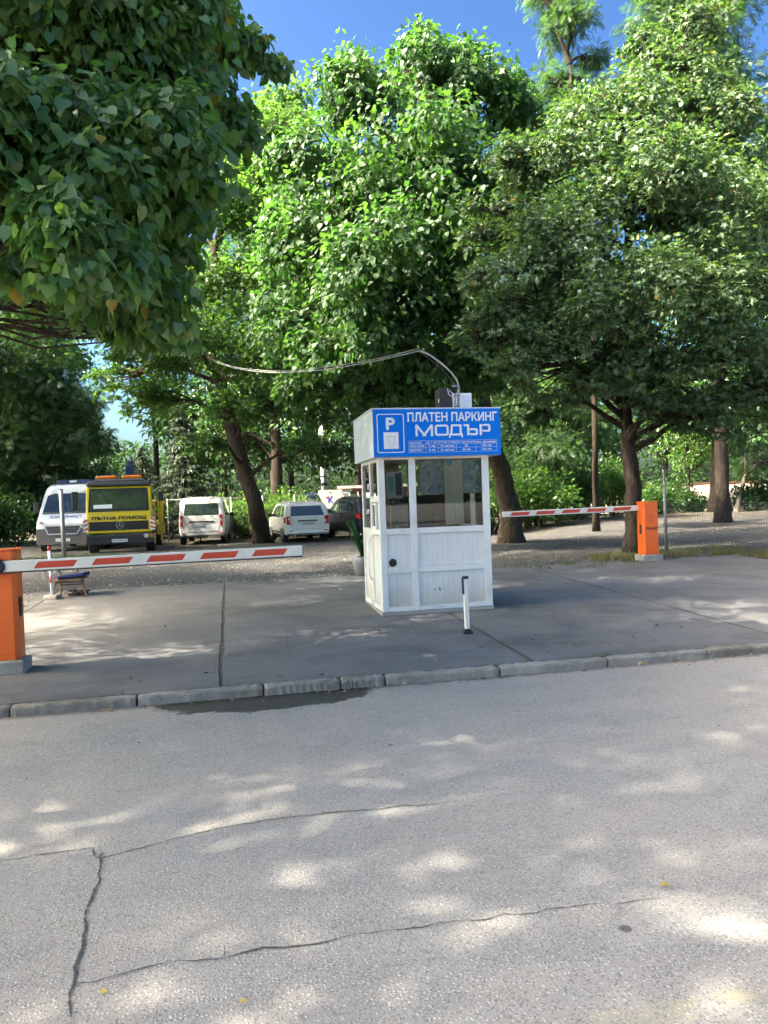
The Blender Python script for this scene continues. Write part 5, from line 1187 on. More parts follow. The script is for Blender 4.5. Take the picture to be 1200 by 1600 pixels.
# old chair
b = Gp(112, 931); oc = empty('old_chair', b, R(8)); oc.scale = (1, 1, .74); tag(oc, 'worn wooden chair with splayed legs at the left edge of the forecourt', 'chair')
for (x0, x1, y) in ((-.20, -.26, -.2), (.20, .30, -.2), (-.2, -.23, .22), (.14, .17, .22)):
    m_ = MB(); m_.tube([(x0, y*.8, .38), (x1, y, 0)], [.022, .016], 6); m_.build('leg', WOOD, oc)
m_ = MB(); m_.box((0, 0, .395), (.50, .42, .035), rot=(0, R(-4), 0)); m_.build('seat', WOOD, oc, bevel=.006)
m_ = MB(); m_.box((0, -.19, .34), (.40, .02, .05)); m_.box((0, -.05, .27), (.36, .02, .03)); m_.build('apron', WOODD, oc)
m_ = MB(); m_.tube([(-.18, .20, .38), (-.34, .24, .82)], .016, 6); m_.tube([(.10, .20, .38), (-.03, .24, .84)], .016, 6); m_.tube([(-.30, .23, .70), (.0, .23, .72)], .014, 6); m_.build('backrest', WOODD, oc)
m_ = MB(); m_.box((0, 0, .035), (.44, .38, .06)); cu_ = m_.build('seat_cushion', simple('navy_cloth', (.010, .020, .085), .85, var=.3), None, bevel=.025, seg=3, smooth=True)
cu_.location = b + Vector((.07, -.03, .315)); cu_.rotation_euler = (0, R(-5), R(5)); tag(cu_, 'navy blue cushion lying on the old wooden chair', 'cushion')
m_ = MB(); rr = random.Random(2)
for k in range(14): m_.tube([(rr.uniform(-.2, .2), rr.uniform(-.15, .15), .02+.03*rr.random()), (rr.uniform(-.2, .2), rr.uniform(-.15, .15), .03+.08*rr.random())], .018, 5)
wdp = m_.build('wood_scraps', WOODD, None); wdp.location = b+Vector((.06, 0, 0)); tag(wdp, 'dark heap of broken wood under the old chair', 'wood scraps', kind='stuff')
# planter with a long leaved plant
b = Gp(567, 899); b = Vector((b.x, b.y, gz(b.x, b.y))); pl = empty('potted_plant', b); tag(pl, 'white pot of long strap leaves standing behind the kiosk side', 'potted plant')
m_ = MB(); m_.tube([(0, 0, 0), (0, 0, .30), (0, 0, .36), (0, 0, .36)], [.14, .19, .20, .17], 16); m_.build('pot', simple('pot_white', (.24, .25, .25), .7, var=.15), pl, smooth=True)
m_ = MB(); m_.ngon((0, 0), .17, 16, 2, .33, .345); m_.build('soil', M_DIRT, pl)
m_ = MB(); rr = random.Random(12)
for k in range(26):
    a = rr.uniform(0, 6.28); L = rr.uniform(.5, .95); o_ = rr.uniform(.15, .45)
    if k < 9: a = rr.uniform(2.4, 3.8); o_ = rr.uniform(.2, .42); L = rr.uniform(.7, .98)
    d_ = Vector((math.cos(a), math.sin(a), 0)); s_ = Vector((-d_.y, d_.x, 0)); V = []
    for j in range(8):
        q = j/7; p = d_*(o_*q**1.5+.02) + Vector((0, 0, .34+L*q-.22*q**3*o_*2)); w_ = .030*math.sin(math.pi*min(1, .25+q*.75)); V += [p-s_*w_, p+s_*w_+Vector((0, 0, .004))]
    m_.add(V, [(2*j, 2*j+1, 2*j+3, 2*j+2) for j in range(7)])
m_.build('leaves', leafmat('leaf_strap', (.02, .07, .02), (.05, .13, .03), (.05, .16, .02), (.1, .25, .04), tw=.3), pl, smooth=True)

# ---- wire fences and steel posts
WIREM = simple('fence_wire', (.07, .07, .07), .6, metal=.3)
def wire_panel(root, a, c, h, sx_=.05, sz_=.05, th=.0028, name='wire_mesh', z0=.03):
    a, c = Vector(a), Vector(c); L = (c-a).length; t = (c-a)/L; m_ = MB(); nx_ = int(math.hypot(t.x, t.y)*L/sx_)
    def bar(p, q, r): 
        d = (q-p).normalized(); s1 = Vector((0, 0, 1)) if abs(d.z) < .5 else Vector((t.x, t.y, 0)).normalized(); s2 = d.cross(s1).normalized(); s1 = s2.cross(d)
        V = [p+s1*r, p+s2*r-s1*r*.5, p-s2*r-s1*r*.5, q+s1*r, q+s2*r-s1*r*.5, q-s2*r-s1*r*.5]; m_.add(V, [(0, 1, 4, 3), (1, 2, 5, 4), (2, 0, 3, 5)])
    for k in range(nx_+1):
        p = a+t*(L*k/nx_); bar(p+Vector((0, 0, z0)), p+Vector((0, 0, h)), th)
    for k in range(int((h-z0)/sz_)+1): bar(a+Vector((0, 0, z0+k*sz_)), c+Vector((0, 0, z0+k*sz_)), th)
    m_.build(name, WIREM, root)
def post(root, p, h, r=.035, name='post', mat=None):
    m_ = MB(); m_.tube([Vector(p)-Vector((0, 0, .1)), Vector(p)+Vector((0, 0, h))], r, 10); m_.build(name, mat or GALV, root, smooth=True)
pR = Gp(1042, 862); pR = Vector((P(1041, 862, 17.3).x, 17.3, gz(6.3, 17.3)))
fe = empty('wire_fence', pR); tag(fe, 'thin square wire fence right of the far orange barrier box with a tall steel post', 'fence')
e1 = Vector((*W2(9.35, 2.5), 0)); e1.z = gz(e1.x, e1.y); e2 = Vector((*W2(9.35, -.0), 0))
post(fe, (0, 0, 0), 1.92); post(fe, e1-pR, 1.92)
e0 = Vector((*W2(9.3, 7.6), 0)); e0.z = gz(e0.x, e0.y)
wire_panel(fe, (0, 0, 0), e0-pR, 1.15); wire_panel(fe, e0-pR, e1-pR, 1.15)
pL = Vector((*W2(-5.55, 5.2), 0)); pL.z = gz(pL.x, pL.y); e1 = Vector((*W2(-5.45, 1.0), 0)); e1.z = gz(e1.x, e1.y)
fe = empty('wire_fence', pL); tag(fe, 'low wire mesh fence behind the near orange barrier box', 'fence'); wire_panel(fe, (0, 0, 0), e1-pL, 1.0); 
post(fe, e1-pL, 1.1, .02); post(fe, (0, 0, 0), 1.05, .02)
p = Vector((P(101, 872, 19.7).x, 19.7, 0)); p.z = gz(p.x, p.y); sp_ = empty('steel_post', p); tag(sp_, 'bare grey steel post standing in front of the ambulance van', 'post')
m_ = MB(); m_.tube([(0, 0, -.1), (-.03, 0, 2.0)], .055, 12); m_.build('pipe', GALV, sp_, smooth=True); m_ = MB(); m_.tube([(-.03, 0, 2.0), (-.03, 0, 2.02)], [.058, .05], 12); m_.build('cap', BLK, sp_, smooth=True)
# fence behind the cars
fy = 32.4; a = Vector((P(262, 790, fy).x, fy, .22)); c = Vector((P(560, 790, fy).x, fy, .22)); fb = empty('chain_fence', a)
tag(fb, 'long wire fence with slim steel posts behind the parked white cars', 'fence')
wire_panel(fb, (0, 0, 0), c-a, 1.75, .09, .09, .0028)
nP = 7
for k in range(nP): post(fb, (c-a)*k/(nP-1)+Vector((0, -.03, 0)), 1.85, .03)
m_ = MB(); m_.tube([(0, 0, 1.80), (c-a)*.45+Vector((0, 0, 1.80))], .022, 8); m_.build('top_rail', GALV, fb, smooth=True)
# low fence in front of the railway bank
a = Vector((P(895, 770, 43).x, 43, 0)); c = Vector((P(1010, 770, 43).x, 43, 0)); a.z = gz(a.x, a.y); c.z = gz(c.x, c.y)
fb = empty('rail_fence', a); tag(fb, 'rusty low rail fence before the railway bank', 'fence')
m_ = MB(); m_.tube([(0, 0, .95), (c-a)+Vector((0, 0, .95))], .035, 6); m_.build('rail', WOODD, fb)
for k in range(6): post(fb, (c-a)*k/5, .98, .045, mat=WOODD)

# ---- railway bank, rails
bank = MB(); n = 60; bw = 46.0
V = []
for k in range(n+1):
    x = 4 + 60*k/n
    for (dy, z) in ((-3.2, .45), (-.4, 1.75), (0.2, 1.95), (3.6, 1.98), (5.6, .5)):
        V.append((x, bw+dy+(x-15)*.02, z+.05*math.sin(x*2.3+dy)))
bank.add(V, [(k*5+j, k*5+j+1, (k+1)*5+j+1, (k+1)*5+j) for k in range(n) for j in range(4)])
tag(bank.build('railway_embankment', M_BALL, smooth=True), 'pale stony railway bank across the right background', 'embankment', kind='structure')
RUST = simple('rust', (.10, .05, .03), .7, var=.3)
for dy, lab in ((.9, 'nearer rusty rail on top of the stony bank'), (2.4, 'farther rusty rail on top of the stony bank')):
    m_ = MB(); m_.b2((4, -.035, 0), (64, .035, .16)); o = m_.build('railway_rail', RUST, None, bevel=.01); o.location = (0, bw+dy-.22, 2.0); o.rotation_euler = (0, 0, .02); tag(o, lab, 'rail')
m_ = MB()
# white utility pole, brick hut with handrail, red roofed house
p = P(508, 770, 39); p.z = .22; up_ = empty('utility_pole', p); tag(up_, 'white concrete pole with a dark clamp behind the parked cars', 'pole')
m_ = MB(); m_.tube([(0, 0, -.2), (-.05, 0, 3.1), (-.1, 0, 6.0)], [.17, .145, .13], 12); m_.build('shaft', simple('white_concrete', (.62, .62, .60), .8, var=.1), up_, smooth=True)
m_ = MB(); m_.tube([(-.04, 0, 2.35), (-.04, 0, 2.5)], .165, 12); m_.tube([(-.04, 0, 2.8), (-.04, 0, 2.85)], .165, 12); m_.build('clamp', BLK, up_)
def m_brick():
    m, nt, b = newmat('brick'); co = objco(nt, rot=(R(90), 0, 0)); br = nd(nt, 'TexBrick'); br.inputs['Scale'].default_value = 4
    br.inputs['Color1'].default_value = (.20, .07, .05, 1); br.inputs['Color2'].default_value = (.28, .11, .08, 1); br.inputs['Mortar'].default_value = (.3, .27, .24, 1)
    nt.links.new(co, br.inputs['Vector']); nt.links.new(br.outputs[0], b.inputs['Base Color']); b.inputs['Roughness'].default_value = .9; return m
BRK = m_brick()
p = P(548, 790, 44); p.z = .22; hut = empty('brick_hut', p); tag(hut, 'small brick building with white corner pillar between the black car and the kiosk', 'building')
m_ = MB(); m_.b2((.2, .2, 0), (3.6, 3, 2.25)); m_.build('wall', BRK, hut)
m_ = MB(); m_.b2((-.5, 0, 0), (-.1, .4, 2.2)); m_.build('pillar', simple('pillar_white', (.6, .6, .58), .8), hut)
m_ = MB(); m_.b2((-.75, -.3, 2.26), (3.9, 3.2, 2.42)); m_.build('roof', simple('roof_grey', (.33, .32, .31), .8), hut)
m_ = MB(); m_.b2((1.0, .185, .9), (1.9, .199, 1.8)); m_.build('window', DG, hut)
p2 = P(517, 790, 43.5); hr = empty('handrail', (p2.x, p2.y, .22)); tag(hr, 'white tubular handrail sloping up beside the brick building', 'handrail')
m_ = MB(); m_.tube([(-.6, 0, 1.3), (.1, 0, 2.0), (1.1, 0, 2.0)], .035, 8); m_.tube([(.1, 0, 0), (.1, 0, 2.0)], .03, 8); m_.tube([(1.1, 0, 0), (1.1, 0, 2.0)], .03, 8); m_.build('tube', WHT, hr, smooth=True)
m_ = MB()
for k in range(5): m_.tube([(.25+.18*k, 0, 0), (.25+.18*k, 0, 1.98)], .014, 6)
m_.build('bars', GALV, hr)
p = P(455, 790, 66); p.z = -2.7; hs = empty('house', p); tag(hs, 'distant house with a red tiled roof glimpsed between the shaded trunks', 'house')
def m_tiles():
    m, nt, b = newmat('roof_tiles'); co = objco(nt); wv = nd(nt, 'TexWave'); wv.inputs['Scale'].default_value = 5; nt.links.new(co, wv.inputs['Vector'])
    nt.links.new(mixc(nt, wv.outputs[0], (.11, .035, .025), (.19, .07, .045)), b.inputs['Base Color']); b.inputs['Roughness'].default_value = .9; return m
m_ = MB(); m_.b2((-1.6, 0, 0), (1.6, 7, 3.2)); m_.build('wall', simple('house_wall', (.60, .57, .5), .9), hs)
m_ = MB(); m_.prism([(-.6, 3.15), (3.5, 5.3), (7.6, 3.15)], 0, -2.0, 2.0); m_.build('roof', m_tiles(), hs)
for x in (-.8, .8):
    m_ = MB(); m_.b2((x-.5, -.03, 1.2), (x+.5, -.002, 2.5)); w_ = m_.build('window', DG, hs); m_ = MB(); m_.b2((x-.6, -.06, 1.1), (x+.6, -.031, 1.19)); m_.build('sill', WHT, w_)
# ================================================================ vehicles
class Car:
    def __init__(s, prof, W, belt, tumble, zbot=.28, round_r=.09, round_f=.16, edge=.05):
        s.p = prof; s.W = W; s.belt = belt; s.tu = tumble; s.zb = zbot; s.rr = round_r; s.rf = round_f; s.edge = edge
        s.y0, s.y1 = prof[0][0], prof[-1][0]
    def zt(s, y):
        P_ = s.p
        for (a, za), (b, zb) in zip(P_[:-1], P_[1:]):
            if a <= y <= b: return za+(zb-za)*((y-a)/(b-a) if b > a else 1)
        return P_[-1][1]
    def w(s, y, z):
        er = min(1, (y-s.y0)/.35); ef = min(1, (s.y1-y)/.7)
        b = s.W/2*(1-s.rr*(1-er)**2)*(1-s.rf*(1-ef)**2)
        if z > s.belt: b -= (z-s.belt)*s.tu
        if z < s.zb+.3: b -= .05*((s.zb+.3-z)/.3)**2
        return b
    def yr(s, z):
        for (a, za), (b, zb) in zip(s.p[:-1], s.p[1:]):
            if za <= z <= zb: return a+(b-a)*((z-za)/(zb-za) if zb > za else 0)
        return s.y0
    def yf(s, z):
        q = s.p[::-1]
        for (a, za), (b, zb) in zip(q[:-1], q[1:]):
            if za <= z <= zb: return a+(b-a)*((z-za)/(zb-za) if zb > za else 0)
        return s.y1
    def body(s, root, mat):
        ys = set([y for y, _ in s.p]); y = s.y0
        while y < s.y1: ys.add(round(y, 3)); y += .16
        ys = sorted(ys); L = 11; mb = MB(); V = []; Q = 9
        for y in ys:
            zt = s.zt(y); col = []; bul = .03 if abs(s.zt(min(s.y1, y+.04))-s.zt(max(s.y0, y-.04))) < .035 else 0.0
            for k in range(L):
                z = s.zb+(zt-s.zb)*k/(L-1) if k < L-1 else zt
                x = s.w(y, z)
                if k == L-1: x -= s.edge
                elif k == L-2: z = max(s.zb+.001, zt-s.edge); x = s.w(y, z)
                col.append((x, z))
            ring = [(-x, y, z) for x, z in col] + [(col[-1][0]*(-1+2*j/(Q+1)), y, zt+bul*(1-(-1+2*j/(Q+1))**2)) for j in range(1, Q+1)] + [(x, y, z) for x, z in col[::-1]]
            V += ring
        n = 2*L+Q; m = len(ys)
        F = [(i*n+j, i*n+(j+1) % n, (i+1)*n+(j+1) % n, (i+1)*n+j) for i in range(m-1) for j in range(n)]
        F += [tuple(range(n)), tuple(range((m-1)*n, m*n))]
        mb.add(V, F); o = mb.build('body', mat, root, smooth=True)
        md = o.modifiers.new('split', 'EDGE_SPLIT'); md.split_angle = R(38)
        return o
    def side(s, root, name, mat, poly, sgn, off=.008, parent=None):
        mb = MB(); n = len(poly)
        V = [(sgn*(s.w(y, z)+off), y, z) for y, z in poly] + [(sgn*(s.w(y, z)-.03), y, z) for y, z in poly]
        mb.add(V, [tuple(range(n)), tuple(range(2*n-1, n-1, -1))] + [(i, (i+1) % n, n+(i+1) % n, n+i) for i in range(n)])
        return mb.build(name, mat, parent or root)
    def rear(s, root, name, mat, poly, off=.012, parent=None, bevel=0):
        mb = MB(); n = len(poly)
        V = [(x, s.yr(z)-off, z) for x, z in poly] + [(x, s.yr(z)+.03, z) for x, z in poly]
        mb.add(V, [tuple(range(n)), tuple(range(2*n-1, n-1, -1))] + [(i, (i+1) % n, n+(i+1) % n, n+i) for i in range(n)])
        return mb.build(name, mat, parent or root, bevel=bevel)
    def front(s, root, name, mat, poly, off=.012, parent=None, bevel=0):
        mb = MB(); n = len(poly)
        V = [(x, s.yf(z)+off, z) for x, z in poly] + [(x, s.yf(z)-.03, z) for x, z in poly]
        mb.add(V, [tuple(range(n)), tuple(range(2*n-1, n-1, -1))] + [(i, (i+1) % n, n+(i+1) % n, n+i) for i in range(n)])
        return mb.build(name, mat, parent or root, bevel=bevel)
    def wheels(s, root, ys, r=.31, wd=.2, rim=None, arch=True):
        for y in ys:
            for sg in (-1, 1):
                x = sg*(s.W/2-wd/2-.01)
                m_ = MB(); m_.tube([(x-wd/2, y, r), (x-wd/2+.02, y, r), (x+wd/2-.02, y, r), (x+wd/2, y, r)], [r-.02, r, r, r-.02], 24); wh = m_.build('wheel', RUB, root)
                m_ = MB(); xo = x+sg*(wd/2+.002); m_.tube([(xo-sg*.02, y, r), (xo+sg*.006, y, r)], [r*.66, r*.60], 20); rm = m_.build('rim', rim or RIM, wh)
                m_ = MB()
                for k in range(5):
                    a = k*1.2566; m_.box((xo+sg*.009, y+.11*math.sin(a), r+.11*math.cos(a)), (.006, .035, .07), rot=(-a, 0, 0))
                m_.build('rim_slots', BLK, rm)
                if arch:
                    m_ = MB(); xa = s.w(y, r+.2)+.003
                    pts = [(y+(r+.06)*math.cos(a), r+(r+.06)*math.sin(a)) for a in np.linspace(-.15, math.pi+.15, 18)]
                    m_.prism(pts, 0, sg*(xa-.12), sg*xa); m_.build('wheel_arch', BLK, root)
    def plate(s, root, txt, x, z, w=.50, h=.11, front=False):
        f = s.front if front else s.rear
        c = [(x-w/2, z-h/2), (x+w/2, z-h/2), (x+w/2, z+h/2), (x-w/2, z+h/2)]
        o = f(root, 'number_plate', PLATE, c, .022)
        y = (s.yf(z)+.0235) if front else (min(s.yr(z-h/2), s.yr(z+h/2))-.0245)
        text_mesh(txt, (x-w/2+.05, z-h/2+.022, x+w/2-.02, z+h/2-.022), 0, y, INK, 'plate_text', o, bold=.0, mirror=front)
RIM = simple('wheel_silver', (.35, .35, .36), .4, metal=.6); PLATE = simple('plate_white', (.55, .56, .56), .5); INK = simple('ink_black', (.02, .02, .025), .6)
CWH = simple('car_white', (.70, .70, .68), .28, var=.04, coat=.6, dirt=(.42, .38, .32), dirt_amt=.25)
CBK = simple('car_black', (.006, .007, .010), .3, var=.2, coat=.35); TAIL = simple('tail_red', (.42, .012, .012), .2, var=.15, coat=.5); TAILW = simple('tail_clear', (.55, .5, .5), .25, coat=.5)
CGR = simple('bumper_grey', (.06, .06, .065), .6); SEAM = simple('seam_dark', (.06, .06, .06), .8)
def ground_at(px, Y): p = P(px, 800, Y); return Vector((p.x, Y, gz(p.x, Y)))
def seam(car, root, pts, off=.004, w=.008):
    for (a, b) in zip(pts[:-1], pts[1:]):
        dx, dz = b[0]-a[0], b[1]-a[1]; L = math.hypot(dx, dz); nx_, nz_ = -dz/L*w/2, dx/L*w/2
        n = 3; poly = [(a[0]+nx_, a[1]+nz_), (b[0]+nx_, b[1]+nz_), (b[0]-nx_, b[1]-nz_), (a[0]-nx_, a[1]-nz_)]
        yield poly

# --- small high white van seen from behind
c = Car([(0, .42), (.02, .60), (.05, .95), (.09, 1.16), (.26, 1.62), (.36, 1.74), (.60, 1.80), (1.9, 1.84), (2.6, 1.78), (3.35, 1.24), (4.0, 1.04), (4.3, .8), (4.36, .45)], 1.75, 1.05, .13, .33)
rt_ = empty('white_minivan', ground_at(314, 28.8), R(8)); tag(rt_, 'tall boxy white passenger van parked tail first with roof bars and dark rear window', 'van')
bd = c.body(rt_, CWH)
c.rear(rt_, 'rear_window', DG2, [(-.66, 1.17), (-.60, 1.14), (.60, 1.14), (.66, 1.17), (.62, 1.58), (-.62, 1.58)], .006)
for sg in (-1, 1):
    c.rear(rt_, 'tail_light', TAIL, [(sg*.80, .72), (sg*.70, .72), (sg*.68, 1.12), (sg*.745, 1.18), (sg*.78, 1.12)], .02, bevel=.006)
    c.rear(rt_, 'reversing_light', TAILW, [(sg*.785, .90), (sg*.72, .90), (sg*.715, 1.0), (sg*.775, 1.0)], .026)
    c.rear(rt_, 'reflector', TAIL, [(sg*.74, .44), (sg*.60, .44), (sg*.60, .47), (sg*.74, .47)], .02)
    m_ = MB(); m_.tube([(sg*.60, .7, 1.83), (sg*.60, .75, 1.89), (sg*.60, 2.3, 1.90), (sg*.60, 2.35, 1.83)], .018, 6); m_.build('roof_bar', BLK, rt_)
    c.side(rt_, 'side_window', DG2, [(2.0, 1.10), (2.9, 1.12), (2.55, 1.62), (2.0, 1.66)], sg)
    c.side(rt_, 'side_window', DG2, [(1.0, 1.12), (1.9, 1.10), (1.9, 1.66), (1.0, 1.66)], sg)
    c.side(rt_, 'side_window', DG2, [(.36, 1.14), (.85, 1.12), (.85, 1.62), (.48, 1.60)], sg)
    m_ = MB(); m_.box((sg*.98, 2.85, 1.12), (.20, .08, .15)); m_.build('mirror', BLK, rt_, bevel=.02)
c.rear(rt_, 'plate_recess', BLK, [(-.46, .86), (.46, .86), (.46, .91), (-.46, .91)], .016)
c.rear(rt_, 'brake_light', TAIL, [(-.08, 1.67), (.08, 1.67), (.08, 1.695), (-.08, 1.695)], .02)
for pl_ in list(seam(c, rt_, [(-.66, 1.12), (-.66, .56), (-.58, .50), (.58, .50), (.66, .56), (.66, 1.12)])): c.rear(rt_, 'tailgate_seam', SEAM, pl_, .0065)
m_ = MB(); m_.tube([(0, -.035+.10, 1.16), (-.32, .10, 1.22)], .008, 5); m_.build('wiper', BLK, rt_)
c.rear(rt_, 'lower_bumper', CGR, [(-.78, .34), (.78, .34), (.78, .38), (-.78, .38)], .006)
c.plate(rt_, 'CB 7290 KP', -.16, .78); c.wheels(rt_, (.72, 3.5))
# --- white estate car
c = Car([(0, .40), (.03, .56), (.06, .90), (.10, .98), (.36, 1.36), (.52, 1.46), (.9, 1.50), (2.2, 1.52), (2.8, 1.45), (3.45, 1.02), (4.2, .88), (4.45, .62), (4.49, .40)], 1.73, .92, .24, .30)
rt_ = empty('white_estate_car', ground_at(481, 27.9), R(17)); tag(rt_, 'low white estate car beside the leaning maple trunk with its sunlit side showing', 'car')
c.body(rt_, CWH)
c.rear(rt_, 'rear_window', DG2, [(-.63, .99), (.63, .99), (.56, 1.35), (-.56, 1.35)], .006)
for sg in (-1, 1):
    c.rear(rt_, 'tail_light', TAIL, [(sg*.79, .68), (sg*.63, .68), (sg*.63, .96), (sg*.74, 1.00), (sg*.79, .94)], .02, bevel=.006)
    c.rear(rt_, 'reversing_light', TAILW, [(sg*.70, .74), (sg*.645, .74), (sg*.645, .84), (sg*.70, .84)], .026)
    c.side(rt_, 'tail_light_side', TAIL, [(.07, .70), (.26, .78), (.30, .95), (.08, .95)], sg, .012)
    c.rear(rt_, 'reflector', TAIL, [(sg*.72, .42), (sg*.58, .42), (sg*.58, .45), (sg*.72, .45)], .02)
    m_ = MB(); m_.tube([(sg*.55, .55, 1.47), (sg*.55, .62, 1.55), (sg*.55, 2.3, 1.58), (sg*.55, 2.4, 1.51)], .02, 6); m_.build('roof_bar', BLK if sg > 0 else RIM, rt_)
    c.side(rt_, 'side_window', DG2, [(2.15, .96), (3.1, .98), (2.65, 1.36), (2.15, 1.40)], sg)
    c.side(rt_, 'side_window', DG2, [(1.2, .96), (2.05, .96), (2.05, 1.40), (1.2, 1.40)], sg)
    c.side(rt_, 'side_window', DG2, [(.42, 1.0), (1.05, .97), (1.05, 1.38), (.62, 1.36)], sg)
    c.side(rt_, 'sill_trim', BLK, [(.95, .34), (3.2, .34), (3.2, .42), (.95, .42)], sg, .008)
    for yy in (1.12, 2.1): c.side(rt_, 'door_seam', SEAM, [(yy, .42), (yy+.012, .42), (yy+.012, .95), (yy, .95)], sg, .003)
    for yy in (1.25, 2.25): c.side(rt_, 'door_handle', RIM, [(yy, .84), (yy+.17, .84), (yy+.17, .875), (yy, .875)], sg, .03)
    m_ = MB(); m_.box((sg*.95, 3.0, 1.02), (.20, .08, .13)); m_.build('mirror', BLK, rt_, bevel=.02)
c.rear(rt_, 'garnish', BLK, [(-.38, .78), (.38, .78), (.38, .83), (-.38, .83)], .016)
for pl_ in list(seam(c, rt_, [(-.61, .96), (-.60, .56), (-.52, .50), (.52, .50), (.60, .56), (.61, .96)])): c.rear(rt_, 'tailgate_seam', SEAM, pl_, .0065)
c.rear(rt_, 'lower_bumper', CGR, [(-.78, .31), (.78, .31), (.78, .35), (-.78, .35)], .008)
c.plate(rt_, 'CB 3061 MT', .0, .70); c.wheels(rt_, (.82, 3.55), .30)
# --- black car half behind the kiosk
c = Car([(0, .45), (.04, .62), (.08, 1.0), (.14, 1.08), (.5, 1.50), (.72, 1.60), (2.2, 1.66), (2.8, 1.58), (3.45, 1.12), (4.2, .98), (4.48, .7), (4.52, .42)], 1.82, 1.0, .26, .30)
rt_ = empty('black_car', ground_at(597, 28.2), R(24)); tag(rt_, 'glossy black car partly hidden behind the kiosk with red tail light showing', 'car')
c.body(rt_, CBK)
c.rear(rt_, 'rear_window', DG2, [(-.62, 1.09), (.62, 1.09), (.54, 1.48), (-.54, 1.48)], .006)
for sg in (-1, 1):
    c.rear(rt_, 'tail_light', TAIL, [(sg*.84, .80), (sg*.55, .80), (sg*.55, 1.02), (sg*.80, 1.04)], .02, bevel=.006)
    c.side(rt_, 'tail_light_side', TAIL, [(.09, .80), (.42, .88), (.40, 1.0), (.10, 1.02)], sg, .012)
    c.side(rt_, 'side_window', DG2, [(2.2, 1.04), (3.1, 1.06), (2.65, 1.48), (2.2, 1.52)], sg)
    c.side(rt_, 'side_window', DG2, [(1.25, 1.04), (2.1, 1.04), (2.1, 1.52), (1.25, 1.50)], sg)
    c.side(rt_, 'side_window', DG2, [(.62, 1.10), (1.15, 1.06), (1.15, 1.48), (.84, 1.44)], sg)
    m_ = MB(); m_.tube([(sg*.56, .8, 1.60), (sg*.56, .9, 1.69), (sg*.56, 2.3, 1.72), (sg*.56, 2.4, 1.65)], .018, 6); m_.build('roof_bar', RIM, rt_)
    m_ = MB(); m_.box((sg*1.0, 3.0, 1.10), (.20, .08, .14)); m_.build('mirror', CBK, rt_, bevel=.02)
    for yy in (1.2, 2.15): c.side(rt_, 'door_handle', RIM, [(yy, .92), (yy+.17, .92), (yy+.17, .95), (yy, .95)], sg, .03)
c.plate(rt_, 'CB 1845 XA', 0, .72); c.wheels(rt_, (.86, 3.6), .33)
# --- pale car whose windscreen shows over the estate car
c = Car([(0, .42), (.05, .9), (.5, 1.42), (.9, 1.50), (2.0, 1.54), (2.5, 1.46), (3.2, .98), (3.9, .84), (4.15, .6), (4.2, .40)], 1.70, .90, .25, .30)
rt_ = empty('light_blue_car', ground_at(482, 40.0), R(192)); rt_.location.z += .42; tag(rt_, 'pale car whose windscreen and roof show above the white estate car', 'car')
# it stands on a raised strip behind the lot
CLB = simple('car_pale', (.45, .52, .60), .25, var=.05, coat=.7); c.body(rt_, CLB)
c.front(rt_, 'windscreen', darkglass('sky_glass', (.05, .09, .16), .04, 1.0), [(-.62, 1.02), (.62, 1.02), (.52, 1.42), (-.52, 1.42)], .008)
for sg in (-1, 1):
    c.side(rt_, 'side_window', DG2, [(1.3, .96), (2.9, .96), (2.3, 1.40), (1.3, 1.42)], sg)
    c.front(rt_, 'headlight', TAILW, [(sg*.72, .66), (sg*.50, .66), (sg*.50, .78), (sg*.70, .80)], .015)
c.wheels(rt_, (.75, 3.3), .29)
st_ = MB(); q = ground_at(487, 37.5); st_.b2((-4.5, -3.0, -.2), (4.5, 4.0, .42)); o = st_.build('raised_verge', M_GRAV, None, bevel=.15); o.location = q; tag(o, 'raised earth strip behind the lot', 'verge', kind='structure')
# --- pale trapezoid panel with a K mark
p = P(517, 790, 32.0); p.z = .22; sg_ = empty('sign_panel_stand', p, R(-4)); tag(sg_, 'pale grey tapering panel with a blue K behind the white estate car', 'panel')
m_ = MB(); m_.prism([(-.52, 1.98), (.52, 1.98), (.50, 1.78), (.24, 1.20), (-.20, 1.20), (-.50, 1.80)], 1, -.03, .03); pb = m_.build('board', simple('board_grey', (.42, .44, .38), .5, var=.06), sg_, bevel=.01)
m_ = MB(); m_.b2((-.05, -.036, 1.86), (.05, -.031, 1.90)); m_.build('slot', BLK, pb)
text_mesh('K', (-.09, 1.42, .13, 1.72), 0, -.034, simple('k_blue', (.02, .05, .32), .5), 'letter', pb, weight=.015)
m_ = MB(); m_.add([(-.20, -.034, 1.70), (-.08, -.034, 1.73), (-.09, -.034, 1.60), (-.17, -.034, 1.60)], [(0, 1, 2, 3)]); m_.build('red_mark', RED, pb)
m_ = MB(); m_.tube([(-.12, .05, 0), (-.12, .05, 1.8)], .03, 8); m_.tube([(.12, .05, 0), (.12, .05, 1.8)], .03, 8); m_.build('legs', GALV, sg_)

